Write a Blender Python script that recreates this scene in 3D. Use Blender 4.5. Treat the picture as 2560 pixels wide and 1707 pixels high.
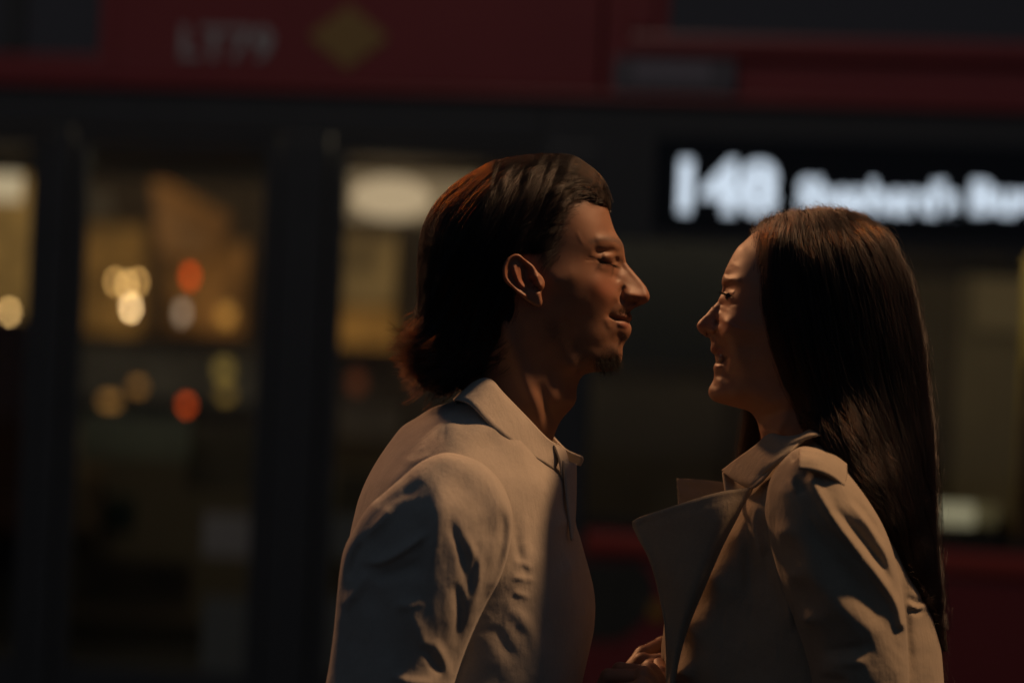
import bpy, math, random
import numpy as np
from mathutils import Matrix, Vector

rng = np.random.default_rng(7)
random.seed(7)
for o in list(bpy.data.objects):
    bpy.data.objects.remove(o)
scene = bpy.context.scene
COL = scene.collection

# ------------------------------------------------------------------ camera
FP = 85.0 / 36.0 * 2560.0          # focal length in photo pixels
CX, CY = 1280.0, 853.5
CAMZ = 1.55
D0 = 2.54                          # metres to the couple
ROLL = math.radians(2.55)
cr, sr = math.cos(ROLL), math.sin(ROLL)
cam_d = bpy.data.cameras.new('camera')
cam = bpy.data.objects.new('camera', cam_d)
COL.objects.link(cam)
cam.matrix_world = Matrix(((cr, -sr, 0, 0), (0, 0, -1, 0), (sr, cr, 0, CAMZ), (0, 0, 0, 1)))
cam_d.lens = 85.0
cam_d.sensor_width = 36.0
cam_d.clip_start = 0.1
cam_d.clip_end = 300.0
cam_d.dof.use_dof = True
cam_d.dof.focus_distance = 2.485
cam_d.dof.aperture_fstop = 2.05
cam_d.dof.aperture_ratio = 1.28
scene.camera = cam

# ------------------------------------------------------------------ night air and lamps
world = bpy.data.worlds.new('World')
scene.world = world
world.use_nodes = True
wb = world.node_tree.nodes['Background']
wb.inputs['Color'].default_value = (0.72, 0.93, 1.28, 1)
wb.inputs['Strength'].default_value = 0.036

def spot(name, loc, target, power, col, size, angle, blend=0.6):
    d = bpy.data.lights.new(name, 'SPOT')
    d.energy = power
    d.color = col
    d.shadow_soft_size = size
    d.spot_size = math.radians(angle)
    d.spot_blend = blend
    o = bpy.data.objects.new(name, d)
    COL.objects.link(o)
    o.location = loc
    o.rotation_euler = (Vector(target) - Vector(loc)).to_track_quat('-Z', 'Y').to_euler()
    return o

spot('street_or_fill_light', (2.15, 2.84, 4.15), (0.12, 2.5, 1.45), 415, (1.0, 0.56, 0.28), 0.13, 27, 0.35)
spot('street_or_fill_light', (-1.85, 5.65, 3.60), (0.12, 2.54, 1.45), 330, (1.0, 0.46, 0.20), 0.16, 24, 0.35)
spot('street_or_fill_light', (-1.2, 3.6, 6.2), (0.4, 7.0, 1.2), 92, (1.0, 0.84, 0.72), 0.2, 70)  # added fill, no street lamp of its own; brightens the bus side

scene.view_settings.view_transform = 'Standard'
scene.view_settings.look = 'None'
scene.view_settings.exposure = 0.0
scene.view_settings.gamma = 1.0
scene.cycles.use_denoising = True
scene.cycles.max_bounces = 8
scene.cycles.transparent_max_bounces = 16
scene.cycles.sample_clamp_indirect = 4.0

# ------------------------------------------------------------------ object helpers
def tag(o, label=None, cat=None, group=None, kind=None):
    if label: o['label'] = label
    if cat: o['category'] = cat
    if group: o['group'] = group
    if kind: o['kind'] = kind
    return o

def empty(name, loc=(0, 0, 0), rz=0.0):
    o = bpy.data.objects.new(name, None)
    o.empty_display_size = 0.1
    o.location = loc
    o.rotation_euler = (0, 0, rz)
    COL.objects.link(o)
    return o

def mesh_obj(name, verts, faces, mat, parent=None, smooth=True):
    me = bpy.data.meshes.new(name)
    verts = np.asarray(verts, dtype=np.float32)
    if isinstance(faces, np.ndarray) and faces.ndim == 2:
        nf, k = faces.shape
        me.vertices.add(len(verts))
        me.vertices.foreach_set('co', verts.ravel())
        me.loops.add(nf * k)
        me.loops.foreach_set('vertex_index', faces.astype(np.int32).ravel())
        me.polygons.add(nf)
        me.polygons.foreach_set('loop_start', np.arange(0, nf * k, k, dtype=np.int32))
        me.update(calc_edges=True)
    else:
        me.from_pydata([tuple(map(float, v)) for v in verts], [], faces)
        me.update()
    if smooth:
        me.polygons.foreach_set('use_smooth', np.ones(len(me.polygons), dtype=bool))
    if mat: me.materials.append(mat)
    o = bpy.data.objects.new(name, me)
    COL.objects.link(o)
    if parent: o.parent = parent
    return o

def color_attr(o, name, arr):
    a = o.data.color_attributes.new(name, 'FLOAT_COLOR', 'POINT')
    a.data.foreach_set('color', np.asarray(arr, dtype=np.float32).ravel())

# ------------------------------------------------------------------ materials
def new_mat(name):
    m = bpy.data.materials.new(name)
    m.use_nodes = True
    nt = m.node_tree
    return m, nt, nt.nodes['Principled BSDF']

def mat_plain(name, col, rough=0.5, metal=0.0, spec=0.5, coat=0.0, noise=0.0, nscale=8.0, bump=0.0):
    m, nt, b = new_mat(name)
    b.inputs['Base Color'].default_value = (*col, 1)
    b.inputs['Roughness'].default_value = rough
    b.inputs['Metallic'].default_value = metal
    b.inputs['Specular IOR Level'].default_value = spec
    b.inputs['Coat Weight'].default_value = coat
    if noise or bump:
        tc = nt.nodes.new('ShaderNodeTexCoord')
        n = nt.nodes.new('ShaderNodeTexNoise')
        n.inputs['Scale'].default_value = nscale
        n.inputs['Detail'].default_value = 6
        nt.links.new(tc.outputs['Object'], n.inputs['Vector'])
        if noise:
            r = nt.nodes.new('ShaderNodeMapRange')
            r.inputs['To Min'].default_value = 1 - noise
            r.inputs['To Max'].default_value = 1 + noise
            nt.links.new(n.outputs['Fac'], r.inputs['Value'])
            mx = nt.nodes.new('ShaderNodeMix'); mx.data_type = 'RGBA'; mx.blend_type = 'MULTIPLY'
            mx.inputs['Factor'].default_value = 1
            mx.inputs['A'].default_value = (*col, 1)
            nt.links.new(r.outputs['Result'], mx.inputs['B'])
            nt.links.new(mx.outputs['Result'], b.inputs['Base Color'])
        if bump:
            bp = nt.nodes.new('ShaderNodeBump')
            bp.inputs['Strength'].default_value = bump
            bp.inputs['Distance'].default_value = 0.002
            nt.links.new(n.outputs['Fac'], bp.inputs['Height'])
            nt.links.new(bp.outputs['Normal'], b.inputs['Normal'])
    return m

def mat_emit(name, col, strength):
    m, nt, b = new_mat(name)
    b.inputs['Base Color'].default_value = (0.06, 0.055, 0.05, 1)
    b.inputs['Emission Color'].default_value = (*col, 1)
    b.inputs['Emission Strength'].default_value = strength
    return m

def mat_skin(name, base, lip, stubble):
    m, nt, b = new_mat(name)
    N, L = nt.nodes.new, nt.links.new
    at = N('ShaderNodeAttribute'); at.attribute_name = 'mask'
    sp = N('ShaderNodeSeparateColor'); L(at.outputs['Color'], sp.inputs['Color'])
    tc = N('ShaderNodeTexCoord')
    n1 = N('ShaderNodeTexNoise'); n1.inputs['Scale'].default_value = 45; n1.inputs['Detail'].default_value = 5
    n2 = N('ShaderNodeTexNoise'); n2.inputs['Scale'].default_value = 900; n2.inputs['Detail'].default_value = 3
    n3 = N('ShaderNodeTexVoronoi'); n3.inputs['Scale'].default_value = 1400
    for n in (n1, n2, n3): L(tc.outputs['Object'], n.inputs['Vector'])
    def mixc(fac, a, bb, blend='MIX'):
        x = N('ShaderNodeMix'); x.data_type = 'RGBA'; x.blend_type = blend
        for s, v in (('Factor', fac), ('A', a), ('B', bb)):
            if isinstance(v, (int, float)): x.inputs[s].default_value = v
            elif isinstance(v, tuple): x.inputs[s].default_value = (*v, 1)
            else: L(v, x.inputs[s])
        return x.outputs['Result']
    var = N('ShaderNodeMapRange'); var.inputs['To Min'].default_value = 0.80; var.inputs['To Max'].default_value = 1.18
    L(n1.outputs['Fac'], var.inputs['Value'])
    c = mixc(1.0, base, var.outputs['Result'], 'MULTIPLY')
    red = (base[0] * 1.02, base[1] * 0.72, base[2] * 0.66)
    c = mixc(sp.outputs['Blue'], c, red)
    c = mixc(sp.outputs['Red'], c, lip)
    sm = N('ShaderNodeMapRange'); sm.inputs['From Min'].default_value = 0.25; sm.inputs['From Max'].default_value = 0.75
    sm.inputs['To Min'].default_value = 0.45
    L(n2.outputs['Fac'], sm.inputs['Value'])
    mu = N('ShaderNodeMath'); mu.operation = 'MULTIPLY'
    L(sp.outputs['Green'], mu.inputs[0]); L(sm.outputs['Result'], mu.inputs[1])
    c = mixc(mu.outputs[0], c, stubble)
    L(c, b.inputs['Base Color'])
    b.inputs['Roughness'].default_value = 0.52
    b.inputs['Specular IOR Level'].default_value = 0.45
    b.inputs['Subsurface Weight'].default_value = 0.22
    b.inputs['Subsurface Radius'].default_value = (1.0, 0.32, 0.16)
    b.inputs['Subsurface Scale'].default_value = 0.006
    bp = N('ShaderNodeBump'); bp.inputs['Strength'].default_value = 0.22; bp.inputs['Distance'].default_value = 0.0003
    ad = N('ShaderNodeMath'); ad.operation = 'ADD'
    L(n3.outputs['Distance'], ad.inputs[0]); L(n2.outputs['Fac'], ad.inputs[1])
    L(ad.outputs[0], bp.inputs['Height']); L(bp.outputs['Normal'], b.inputs['Normal'])
    return m

def mat_cloth(name, col, weave=1500.0, rough=0.9, sheen=0.25, bump=0.5):
    m, nt, b = new_mat(name)
    N, L = nt.nodes.new, nt.links.new
    tc = N('ShaderNodeTexCoord')
    w1 = N('ShaderNodeTexNoise'); w1.inputs['Scale'].default_value = weave; w1.inputs['Detail'].default_value = 2
    mp = N('ShaderNodeMapping'); mp.inputs['Scale'].default_value = (0.25, 1, 1.6)
    L(tc.outputs['Object'], mp.inputs['Vector']); L(mp.outputs['Vector'], w1.inputs['Vector'])
    w2 = N('ShaderNodeTexNoise'); w2.inputs['Scale'].default_value = 26; w2.inputs['Detail'].default_value = 6
    L(tc.outputs['Object'], w2.inputs['Vector'])
    r = N('ShaderNodeMapRange'); r.inputs['To Min'].default_value = 0.84; r.inputs['To Max'].default_value = 1.12
    L(w2.outputs['Fac'], r.inputs['Value'])
    r2 = N('ShaderNodeMapRange'); r2.inputs['To Min'].default_value = 0.8; r2.inputs['To Max'].default_value = 1.15
    L(w1.outputs['Fac'], r2.inputs['Value'])
    mu = N('ShaderNodeMath'); mu.operation = 'MULTIPLY'
    L(r.outputs['Result'], mu.inputs[0]); L(r2.outputs['Result'], mu.inputs[1])
    x = N('ShaderNodeMix'); x.data_type = 'RGBA'; x.blend_type = 'MULTIPLY'; x.inputs['Factor'].default_value = 1
    x.inputs['A'].default_value = (*col, 1); L(mu.outputs[0], x.inputs['B'])
    L(x.outputs['Result'], b.inputs['Base Color'])
    b.inputs['Roughness'].default_value = rough
    b.inputs['Specular IOR Level'].default_value = 0.2
    b.inputs['Sheen Weight'].default_value = sheen
    b1 = N('ShaderNodeBump'); b1.inputs['Strength'].default_value = bump; b1.inputs['Distance'].default_value = 0.0005
    L(w1.outputs['Fac'], b1.inputs['Height'])
    b2 = N('ShaderNodeBump'); b2.inputs['Strength'].default_value = 0.5; b2.inputs['Distance'].default_value = 0.004
    L(w2.outputs['Fac'], b2.inputs['Height']); L(b1.outputs['Normal'], b2.inputs['Normal'])
    w3 = N('ShaderNodeTexNoise'); w3.inputs['Scale'].default_value = 150; w3.inputs['Detail'].default_value = 4
    mp3 = N('ShaderNodeMapping'); mp3.inputs['Scale'].default_value = (1.0, 1.0, 0.35); mp3.inputs['Rotation'].default_value = (0.2, 0.5, 0.1)
    L(tc.outputs['Object'], mp3.inputs['Vector']); L(mp3.outputs['Vector'], w3.inputs['Vector'])
    b3 = N('ShaderNodeBump'); b3.inputs['Strength'].default_value = 0.5; b3.inputs['Distance'].default_value = 0.0012
    L(w3.outputs['Fac'], b3.inputs['Height']); L(b2.outputs['Normal'], b3.inputs['Normal'])
    L(b3.outputs['Normal'], b.inputs['Normal'])
    return m

def mat_hair(name, melanin, red, rough=0.28):
    m = bpy.data.materials.new(name); m.use_nodes = True
    nt = m.node_tree; nt.nodes.clear()
    out = nt.nodes.new('ShaderNodeOutputMaterial')
    h = nt.nodes.new('ShaderNodeBsdfHairPrincipled')
    h.parametrization = 'MELANIN'
    h.inputs['Melanin'].default_value = melanin
    h.inputs['Melanin Redness'].default_value = red
    h.inputs['Roughness'].default_value = rough
    h.inputs['Radial Roughness'].default_value = 0.35
    h.inputs['Random Color'].default_value = 0.25
    h.inputs['Random Roughness'].default_value = 0.2
    nt.links.new(h.outputs[0], out.inputs['Surface'])
    return m

# ------------------------------------------------------------------ sculpting tools (camera-levelled frame: x right, t away from the couple's plane, z up)
def U(px, py, t=0.0):
    d = D0 + t
    return (px - CX) * d / FP, -(py - CY) * d / FP

def P3(px, py, t=0.0):
    x, z = U(px, py, t)
    return (x, t, z)

def to_world(v):
    v = np.asarray(v, dtype=np.float64)
    o = np.empty_like(v)
    o[:, 0] = v[:, 0] * cr - v[:, 2] * sr
    o[:, 1] = D0 + v[:, 1]
    o[:, 2] = v[:, 0] * sr + v[:, 2] * cr + CAMZ
    return o

def catmull(pts, step=6.0, closed=False):
    P = np.asarray(pts, dtype=np.float64)
    n = len(P)
    out = []
    for i in range(n if closed else n - 1):
        p1, p2 = P[i], P[(i + 1) % n]
        p0 = P[i - 1] if (i > 0 or closed) else 2 * p1 - p2
        p3 = P[(i + 2) % n] if (i + 2 < n or closed) else 2 * p2 - p1
        k = max(1, int(np.linalg.norm((p2 - p1)[:2]) / step))
        for j in range(k):
            u = j / k
            out.append(0.5 * ((2 * p1) + (-p0 + p2) * u + (2 * p0 - 5 * p1 + 4 * p2 - p3) * u * u + (-p0 + 3 * p1 - 3 * p2 + p3) * u ** 3))
    if not closed: out.append(P[-1])
    return np.array(out)

def rbf_fit(X, v, lam=1e-6):
    n = len(X)
    d2 = ((X[:, None, :] - X[None]) ** 2).sum(-1) + 1e-12
    K = 0.5 * d2 * np.log(d2)
    K[np.arange(n), np.arange(n)] = lam
    Pm = np.c_[np.ones(n), X]
    A = np.zeros((n + 3, n + 3)); A[:n, :n] = K; A[:n, n:] = Pm; A[n:, :n] = Pm.T
    return X, np.linalg.solve(A, np.r_[v, np.zeros(3)])

def rbf_eval(fit, Q):
    X, c = fit
    out = np.empty(len(Q))
    for s in range(0, len(Q), 20000):
        q = Q[s:s + 20000]
        d2 = ((q[:, None, :] - X[None]) ** 2).sum(-1) + 1e-12
        out[s:s + 20000] = (0.5 * d2 * np.log(d2)) @ c[:len(X)] + c[len(X)] + q @ c[len(X) + 1:]
    return out

def poly_sd(px, py, poly):
    """signed distance to a closed polygon, positive inside, same unit as the arrays"""
    P = np.asarray(poly, dtype=np.float64)
    d = np.full(px.shape, 1e18); ins = np.zeros(px.shape, bool)
    n = len(P)
    for i in range(n):
        a, b = P[i], P[(i + 1) % n]
        e = b - a
        wx, wy = px - a[0], py - a[1]
        u = np.clip((wx * e[0] + wy * e[1]) / (e @ e + 1e-12), 0, 1)
        d = np.minimum(d, (wx - e[0] * u) ** 2 + (wy - e[1] * u) ** 2)
        c = (a[1] <= py) != (b[1] <= py)
        if abs(e[1]) > 1e-12:
            ins ^= c & (px < a[0] + (py - a[1]) / e[1] * e[0])
    d = np.sqrt(d)
    return np.where(ins, d, -d)

def smooth01(x, a, b):
    u = np.clip((x - a) / (b - a), 0, 1)
    return u * u * (3 - 2 * u)

def stroke(PX, PY, pts, amp, sig, sig2=None, taper=True):
    """gaussian ridge along a polyline in photo pixels; sig2 = width on the right-hand side of its direction"""
    P = catmull(pts, 5.0) if len(pts) > 1 else np.array([pts[0], (pts[0][0] + 0.01, pts[0][1])], float)
    best = np.full(PX.shape, 1e18); side = np.zeros(PX.shape); par = np.zeros(PX.shape)
    m = max(sig, sig2 or 0) * 3.2
    box = (PX > P[:, 0].min() - m) & (PX < P[:, 0].max() + m) & (PY > P[:, 1].min() - m) & (PY < P[:, 1].max() + m)
    qx, qy = PX[box], PY[box]
    if qx.size == 0: return np.zeros(PX.shape)
    b = best[box]; s = side[box]; pr = par[box]
    n = len(P) - 1
    for i in range(n):
        a, c = P[i], P[i + 1]
        e = c - a
        wx, wy = qx - a[0], qy - a[1]
        u = np.clip((wx * e[0] + wy * e[1]) / (e @ e + 1e-12), 0, 1)
        dx, dy = wx - e[0] * u, wy - e[1] * u
        d = dx * dx + dy * dy
        k = d < b
        b = np.where(k, d, b)
        s = np.where(k, e[0] * wy - e[1] * wx, s)
        pr = np.where(k, (i + u) / n, pr)
    sg = np.full(qx.shape, float(sig))
    if sig2: sg = np.where(s > 0, sig2, sig)
    r = np.exp(-b / (sg * sg))
    if taper and len(pts) > 1 and np.linalg.norm(np.diff(P, axis=0), axis=1).sum() > 3 * m / 3.2:
        q_ = np.clip(4 * pr * (1 - pr), 0, 1); r = r * q_ * q_ * (3 - 2 * q_) ** 1.0
    out = np.zeros(PX.shape)
    out[box] = amp * r
    return out

def stroke_dist(PX, PY, P):
    d = np.full(PX.shape, 1e18)
    for i in range(len(P) - 1):
        a, e = P[i], P[i + 1] - P[i]
        u = np.clip(((PX - a[0]) * e[0] + (PY - a[1]) * e[1]) / (e @ e + 1e-12), 0, 1)
        d = np.minimum(d, (PX - a[0] - e[0] * u) ** 2 + (PY - a[1] - e[1] * u) ** 2)
    return np.sqrt(d)

def snet(F, org, h):
    F = np.pad(F, 1, constant_values=-1.0)
    org = np.asarray(org, float) - h
    s = F > 0
    nx, ny, nz = F.shape
    c = np.zeros((nx - 1, ny - 1, nz - 1), np.uint8)
    cor = [(i, j, k) for i in (0, 1) for j in (0, 1) for k in (0, 1)]
    for i, j, k in cor:
        c += s[i:nx - 1 + i, j:ny - 1 + j, k:nz - 1 + k]
    act = (c > 0) & (c < 8)
    idx = np.argwhere(act)
    n = len(idx)
    vid = np.full(act.shape, -1, np.int32); vid[act] = np.arange(n, dtype=np.int32)
    cv = [F[idx[:, 0] + i, idx[:, 1] + j, idx[:, 2] + k] for i, j, k in cor]
    pos = np.zeros((n, 3)); cnt = np.zeros(n)
    for a in range(8):
        for b in range(a + 1, 8):
            if sum(abs(cor[a][q] - cor[b][q]) for q in range(3)) != 1: continue
            m = (cv[a] > 0) != (cv[b] > 0)
            t = cv[a][m] / (cv[a][m] - cv[b][m])
            A = np.array(cor[a], float); B = np.array(cor[b], float)
            pos[m] += A + (B - A) * t[:, None]; cnt[m] += 1
    pos /= cnt[:, None]
    V = org + h * (idx + pos)
    Q = []
    def quads(d, a0, a1, a2, a3, flip):
        q = np.stack([a0, a1, a2, a3], 1)
        q[flip] = q[flip][:, ::-1]
        Q.append(q)
    e = s[:-1, 1:-1, 1:-1] != s[1:, 1:-1, 1:-1]; I = np.argwhere(e); i, j, k = I[:, 0], I[:, 1] + 1, I[:, 2] + 1
    quads(0, vid[i, j - 1, k - 1], vid[i, j, k - 1], vid[i, j, k], vid[i, j - 1, k], ~s[i, j, k])
    e = s[1:-1, :-1, 1:-1] != s[1:-1, 1:, 1:-1]; I = np.argwhere(e); i, j, k = I[:, 0] + 1, I[:, 1], I[:, 2] + 1
    quads(1, vid[i - 1, j, k - 1], vid[i - 1, j, k], vid[i, j, k], vid[i, j, k - 1], ~s[i, j, k])
    e = s[1:-1, 1:-1, :-1] != s[1:-1, 1:-1, 1:]; I = np.argwhere(e); i, j, k = I[:, 0] + 1, I[:, 1] + 1, I[:, 2]
    quads(2, vid[i - 1, j - 1, k], vid[i, j - 1, k], vid[i, j, k], vid[i - 1, j, k], ~s[i, j, k])
    return V, np.concatenate(Q)

def relax(V, Qd, it=2, lam=0.5):
    E = np.concatenate([Qd[:, [0, 1]], Qd[:, [1, 2]], Qd[:, [2, 3]], Qd[:, [3, 0]]])
    n = len(V)
    for _ in range(it):
        S = np.zeros_like(V)
        for a in range(3):
            S[:, a] = np.bincount(E[:, 0], V[E[:, 1], a], n) + np.bincount(E[:, 1], V[E[:, 0], a], n)
        C = np.bincount(E[:, 0], minlength=n) + np.bincount(E[:, 1], minlength=n)
        V = V + lam * (S / np.maximum(C, 1)[:, None] - V)
    return V

class Relief:
    """A solid given by its half-thickness w(x,z) about a centre sheet t = tc(x,z); strokes sculpt it in photo pixels."""
    def __init__(s, box, h, sil, pts, tc=0.0, depth_sign=-1, inset=9.0, side_t=None):
        # box in photo pixels x0,y0,x1,y1 ; sil: (px,py,R_mm) ; pts: (px,py,w_mm)
        s.h = h; s.floor = True
        s.tcv = tc
        T = side_t if side_t is not None else tc
        x0, z1 = U(box[0], box[1]); x1, z0 = U(box[2], box[3])
        s.x = np.arange(x0, x1, h); s.z = np.arange(z0, z1, h)
        s.X, s.Z = np.meshgrid(s.x, s.z, indexing='ij')
        A, v = [], []
        if sil is not None:
            C = catmull(sil, 11.0, closed=True)
            s.outline = C
            nxt = np.roll(C, -1, 0) - np.roll(C, 1, 0)
            area = np.sum(C[:, 0] * np.roll(C[:, 1], -1) - np.roll(C[:, 0], -1) * C[:, 1])
            sg = 1.0 if area > 0 else -1.0
            up = np.array([(p[0], p[1]) for p in pts], float)
            for (px, py, R), (ex, ey, _) in zip(C, nxt):
                A.append(U(px, py, T)); v.append(0.0)
                L = math.hypot(ex, ey) + 1e-9
                nx_, ny_ = -ey / L * sg, ex / L * sg
                i = min(inset, R * 0.9 * 2.38)
                d = i / 2380.0; Rm = R / 1000.0
                w2 = 2 * Rm * d - d * d
                if np.min(np.hypot(up[:, 0] - px - nx_ * i, up[:, 1] - py - ny_ * i)) > 11:
                    A.append(U(px + nx_ * i, py + ny_ * i, T)); v.append(w2)
                A.append(U(px - nx_ * i * 1.6, py - ny_ * i * 1.6, T)); v.append(-2 * Rm * d * 1.6)
        for px, py, w in pts:
            A.append(U(px, py, T - w / 1000.0)); v.append((w / 1000.0) ** 2)
        A = np.array(A); v = np.array(v)
        _, keep = np.unique(np.round(A, 4), axis=0, return_index=True)
        s.fit = rbf_fit(A[keep] * 10, v[keep], 1e-5)
        W2 = rbf_eval(s.fit, np.c_[s.X.ravel(), s.Z.ravel()] * 10).reshape(s.X.shape)
        if sil is not None:
            # keep far-away extrapolation negative
            xs, zs = np.array([U(a[0], a[1], T) for a in C]).T
            sd = poly_sd(s.X, s.Z, np.c_[xs, zs])
            s.sd = sd
            W2 = np.where(sd < -0.012, -np.abs(W2) - 1e-5, W2)
            q = np.clip(sd, 0, 0.0065)
            fl = 0.0065 ** 2 - (0.0065 - q) ** 2
            k = 1.2e-5
            W2 = np.where(sd < 0, np.minimum(W2, 0.004 * sd), W2)
            W2 = np.where(sd > 0, 0.5 * (W2 + fl + np.sqrt((W2 - fl) ** 2 + (k * np.clip(sd / 0.002, 0, 1)) ** 2)), W2)
        s.W2 = W2
        s.w0 = np.sqrt(np.maximum(W2, 0))
        d = D0 + T - s.w0
        s.PX = s.X * FP / d + CX
        s.PY = -s.Z * FP / d + CY
        s.disp = np.zeros_like(W2)
        s.shift = np.zeros_like(W2)
    def st(s, pts, amp, sig, sig2=None, taper=True):
        s.disp += stroke(s.PX, s.PY, pts, amp / 1000.0, sig, sig2, taper)
        return s
    def noise(s, amp, scale, ang=0.0, stretch=1.0, seed=0, oct=3):
        r = np.random.default_rng(seed)
        ca, sa = math.cos(ang), math.sin(ang)
        u = (s.PX * ca + s.PY * sa) / scale / stretch; v = (-s.PX * sa + s.PY * ca) / scale
        out = np.zeros_like(u); a = 1.0
        for o in range(oct):
            G = r.standard_normal((64, 64))
            uu, vv = u * 2 ** o + 17.3 * o, v * 2 ** o + 9.1 * o
            i, j = np.floor(uu).astype(int), np.floor(vv).astype(int)
            fu, fv = uu - i, vv - j
            fu = fu * fu * (3 - 2 * fu); fv = fv * fv * (3 - 2 * fv)
            g = lambda a_, b_: G[a_ % 64, b_ % 64]
            out += a * ((g(i, j) * (1 - fu) + g(i + 1, j) * fu) * (1 - fv) + (g(i, j + 1) * (1 - fu) + g(i + 1, j + 1) * fu) * fv)
            a *= 0.5
        s.disp += amp / 1000.0 * out
        return s
    def done(s, edge=0.006):
        fade = smooth01(s.w0, 0.0, edge)
        w = np.maximum(s.w0 + s.disp * fade, (0.45 * s.w0 if s.floor else -1))
        s.G = np.where(s.W2 > 0, np.sign(w) * w * w, s.W2)
        s.gx, s.gz = np.gradient(s.G, s.h)
        s.tc = s.tcv + s.shift
        s.sx, s.sz = np.gradient(s.tc, s.h)
        return s
    def samp(s, A, x, z):
        i = np.clip((x - s.x[0]) / s.h, 0, len(s.x) - 1.001); j = np.clip((z - s.z[0]) / s.h, 0, len(s.z) - 1.001)
        a, b = i.astype(int), j.astype(int); u, v = i - a, j - b
        return (A[a, b] * (1 - u) + A[a + 1, b] * u) * (1 - v) + (A[a, b + 1] * (1 - u) + A[a + 1, b + 1] * u) * v
    def F(s, t):
        return (s.G[:, None, :] - (t[None, :, None] - s.tc[:, None, :]) ** 2).astype(np.float32)
    def newton(s, V, off=0.0, it=3):
        V = V.copy()
        for _ in range(it):
            G = s.samp(s.G, V[:, 0], V[:, 2]); tc = s.samp(s.tc, V[:, 0], V[:, 2])
            q = V[:, 1] - tc
            g = np.c_[s.samp(s.gx, V[:, 0], V[:, 2]) + 2 * q * s.samp(s.sx, V[:, 0], V[:, 2]), -2 * q, s.samp(s.gz, V[:, 0], V[:, 2]) + 2 * q * s.samp(s.sz, V[:, 0], V[:, 2])]
            gl = np.sqrt((g * g).sum(1)) + 1e-6
            f = (G - q * q) + off * gl
            stp = np.clip(f / (gl * gl), -0.006 / gl, 0.006 / gl)
            V -= stp[:, None] * g * 1.0
        return V
    def normal(s, V):
        q = V[:, 1] - s.samp(s.tc, V[:, 0], V[:, 2])
        g = -np.c_[s.samp(s.gx, V[:, 0], V[:, 2]), -2 * q, s.samp(s.gz, V[:, 0], V[:, 2])]
        return g / (np.linalg.norm(g, axis=1)[:, None] + 1e-9)
    def mesh(s, tmax=None, near_only=False):
        wm = math.sqrt(max(s.G.max(), 1e-6)) + 2 * s.h
        lo, hi = s.tc.min() - wm, s.tc.max() + wm
        t = np.arange(lo, hi + s.h, s.h) + 0.31 * s.h
        V, Q = snet(s.F(t), (s.x[0], t[0], s.z[0]), s.h)
        V = s.newton(V, 0, 2)
        return V, Q

def pix_of(V):
    d = D0 + V[:, 1]
    return V[:, 0] * FP / d + CX, -V[:, 2] * FP / d + CY

def join(*parts):
    Vs, Qs, n = [], [], 0
    for V, Q in parts:
        Vs.append(V); Qs.append(Q + n); n += len(V)
    return np.concatenate(Vs), np.concatenate(Qs)

def loft(rails, nu=40, nv=12):
    """rails: list of polylines of (px,py,t); a smooth sheet through them"""
    R = []
    for r in rails:
        C = catmull([P3(*p) for p in r], 0.002) if len(r) > 2 else np.array([P3(*p) for p in r])
        L = np.r_[0, np.cumsum(np.linalg.norm(np.diff(C, axis=0), axis=1))]
        R.append(np.stack([np.interp(np.linspace(0, L[-1], nu), L, C[:, k]) for k in range(3)], 1))
    R = np.array(R)                       # m, nu, 3
    m = len(R)
    g = np.empty((nv, nu, 3))
    for j in range(nv):
        u = j / (nv - 1) * (m - 1); i = min(int(u), m - 2); f = u - i
        p1, p2 = R[i], R[i + 1]
        p0 = R[i - 1] if i > 0 else 2 * p1 - p2
        p3 = R[i + 2] if i + 2 < m else 2 * p2 - p1
        g[j] = 0.5 * (2 * p1 + (-p0 + p2) * f + (2 * p0 - 5 * p1 + 4 * p2 - p3) * f * f + (-p0 + 3 * p1 - 3 * p2 + p3) * f ** 3)
    return g

def sheet(g, th=0.0016):
    """grid of points -> thick closed sheet (verts, quads) in the sculpting frame"""
    nv, nu, _ = g.shape
    du = np.gradient(g, axis=1); dv = np.gradient(g, axis=0)
    n = np.cross(du, dv); n /= np.linalg.norm(n, axis=2)[..., None] + 1e-9
    A = (g + n * th / 2).reshape(-1, 3); B = (g - n * th / 2).reshape(-1, 3)
    N = nv * nu
    id_ = np.arange(N).reshape(nv, nu)
    a = np.stack([id_[:-1, :-1], id_[:-1, 1:], id_[1:, 1:], id_[1:, :-1]], -1).reshape(-1, 4)
    Q = [a, a[:, ::-1] + N]
    loop = np.r_[id_[0, :], id_[1:, -1], id_[-1, -2::-1], id_[-2:0:-1, 0]]
    l2 = np.roll(loop, -1)
    Q.append(np.stack([loop, loop + N, l2 + N, l2], 1))
    return np.concatenate([A, B]), np.concatenate(Q)

# ------------------------------------------------------------------ capsule solids (hands, legs)
def capsule_field(X, Y, Z, a, b, ra, rb):
    a, b = np.asarray(a, float), np.asarray(b, float)
    e = b - a
    u = np.clip(((X - a[0]) * e[0] + (Y - a[1]) * e[1] + (Z - a[2]) * e[2]) / (e @ e + 1e-12), 0, 1)
    d = np.sqrt((X - a[0] - e[0] * u) ** 2 + (Y - a[1] - e[1] * u) ** 2 + (Z - a[2] - e[2] * u) ** 2)
    return d - (ra + (rb - ra) * u)

def smin(a, b, k):
    hh = np.clip(0.5 + 0.5 * (b - a) / k, 0, 1)
    return b + (a - b) * hh - k * hh * (1 - hh)

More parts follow.
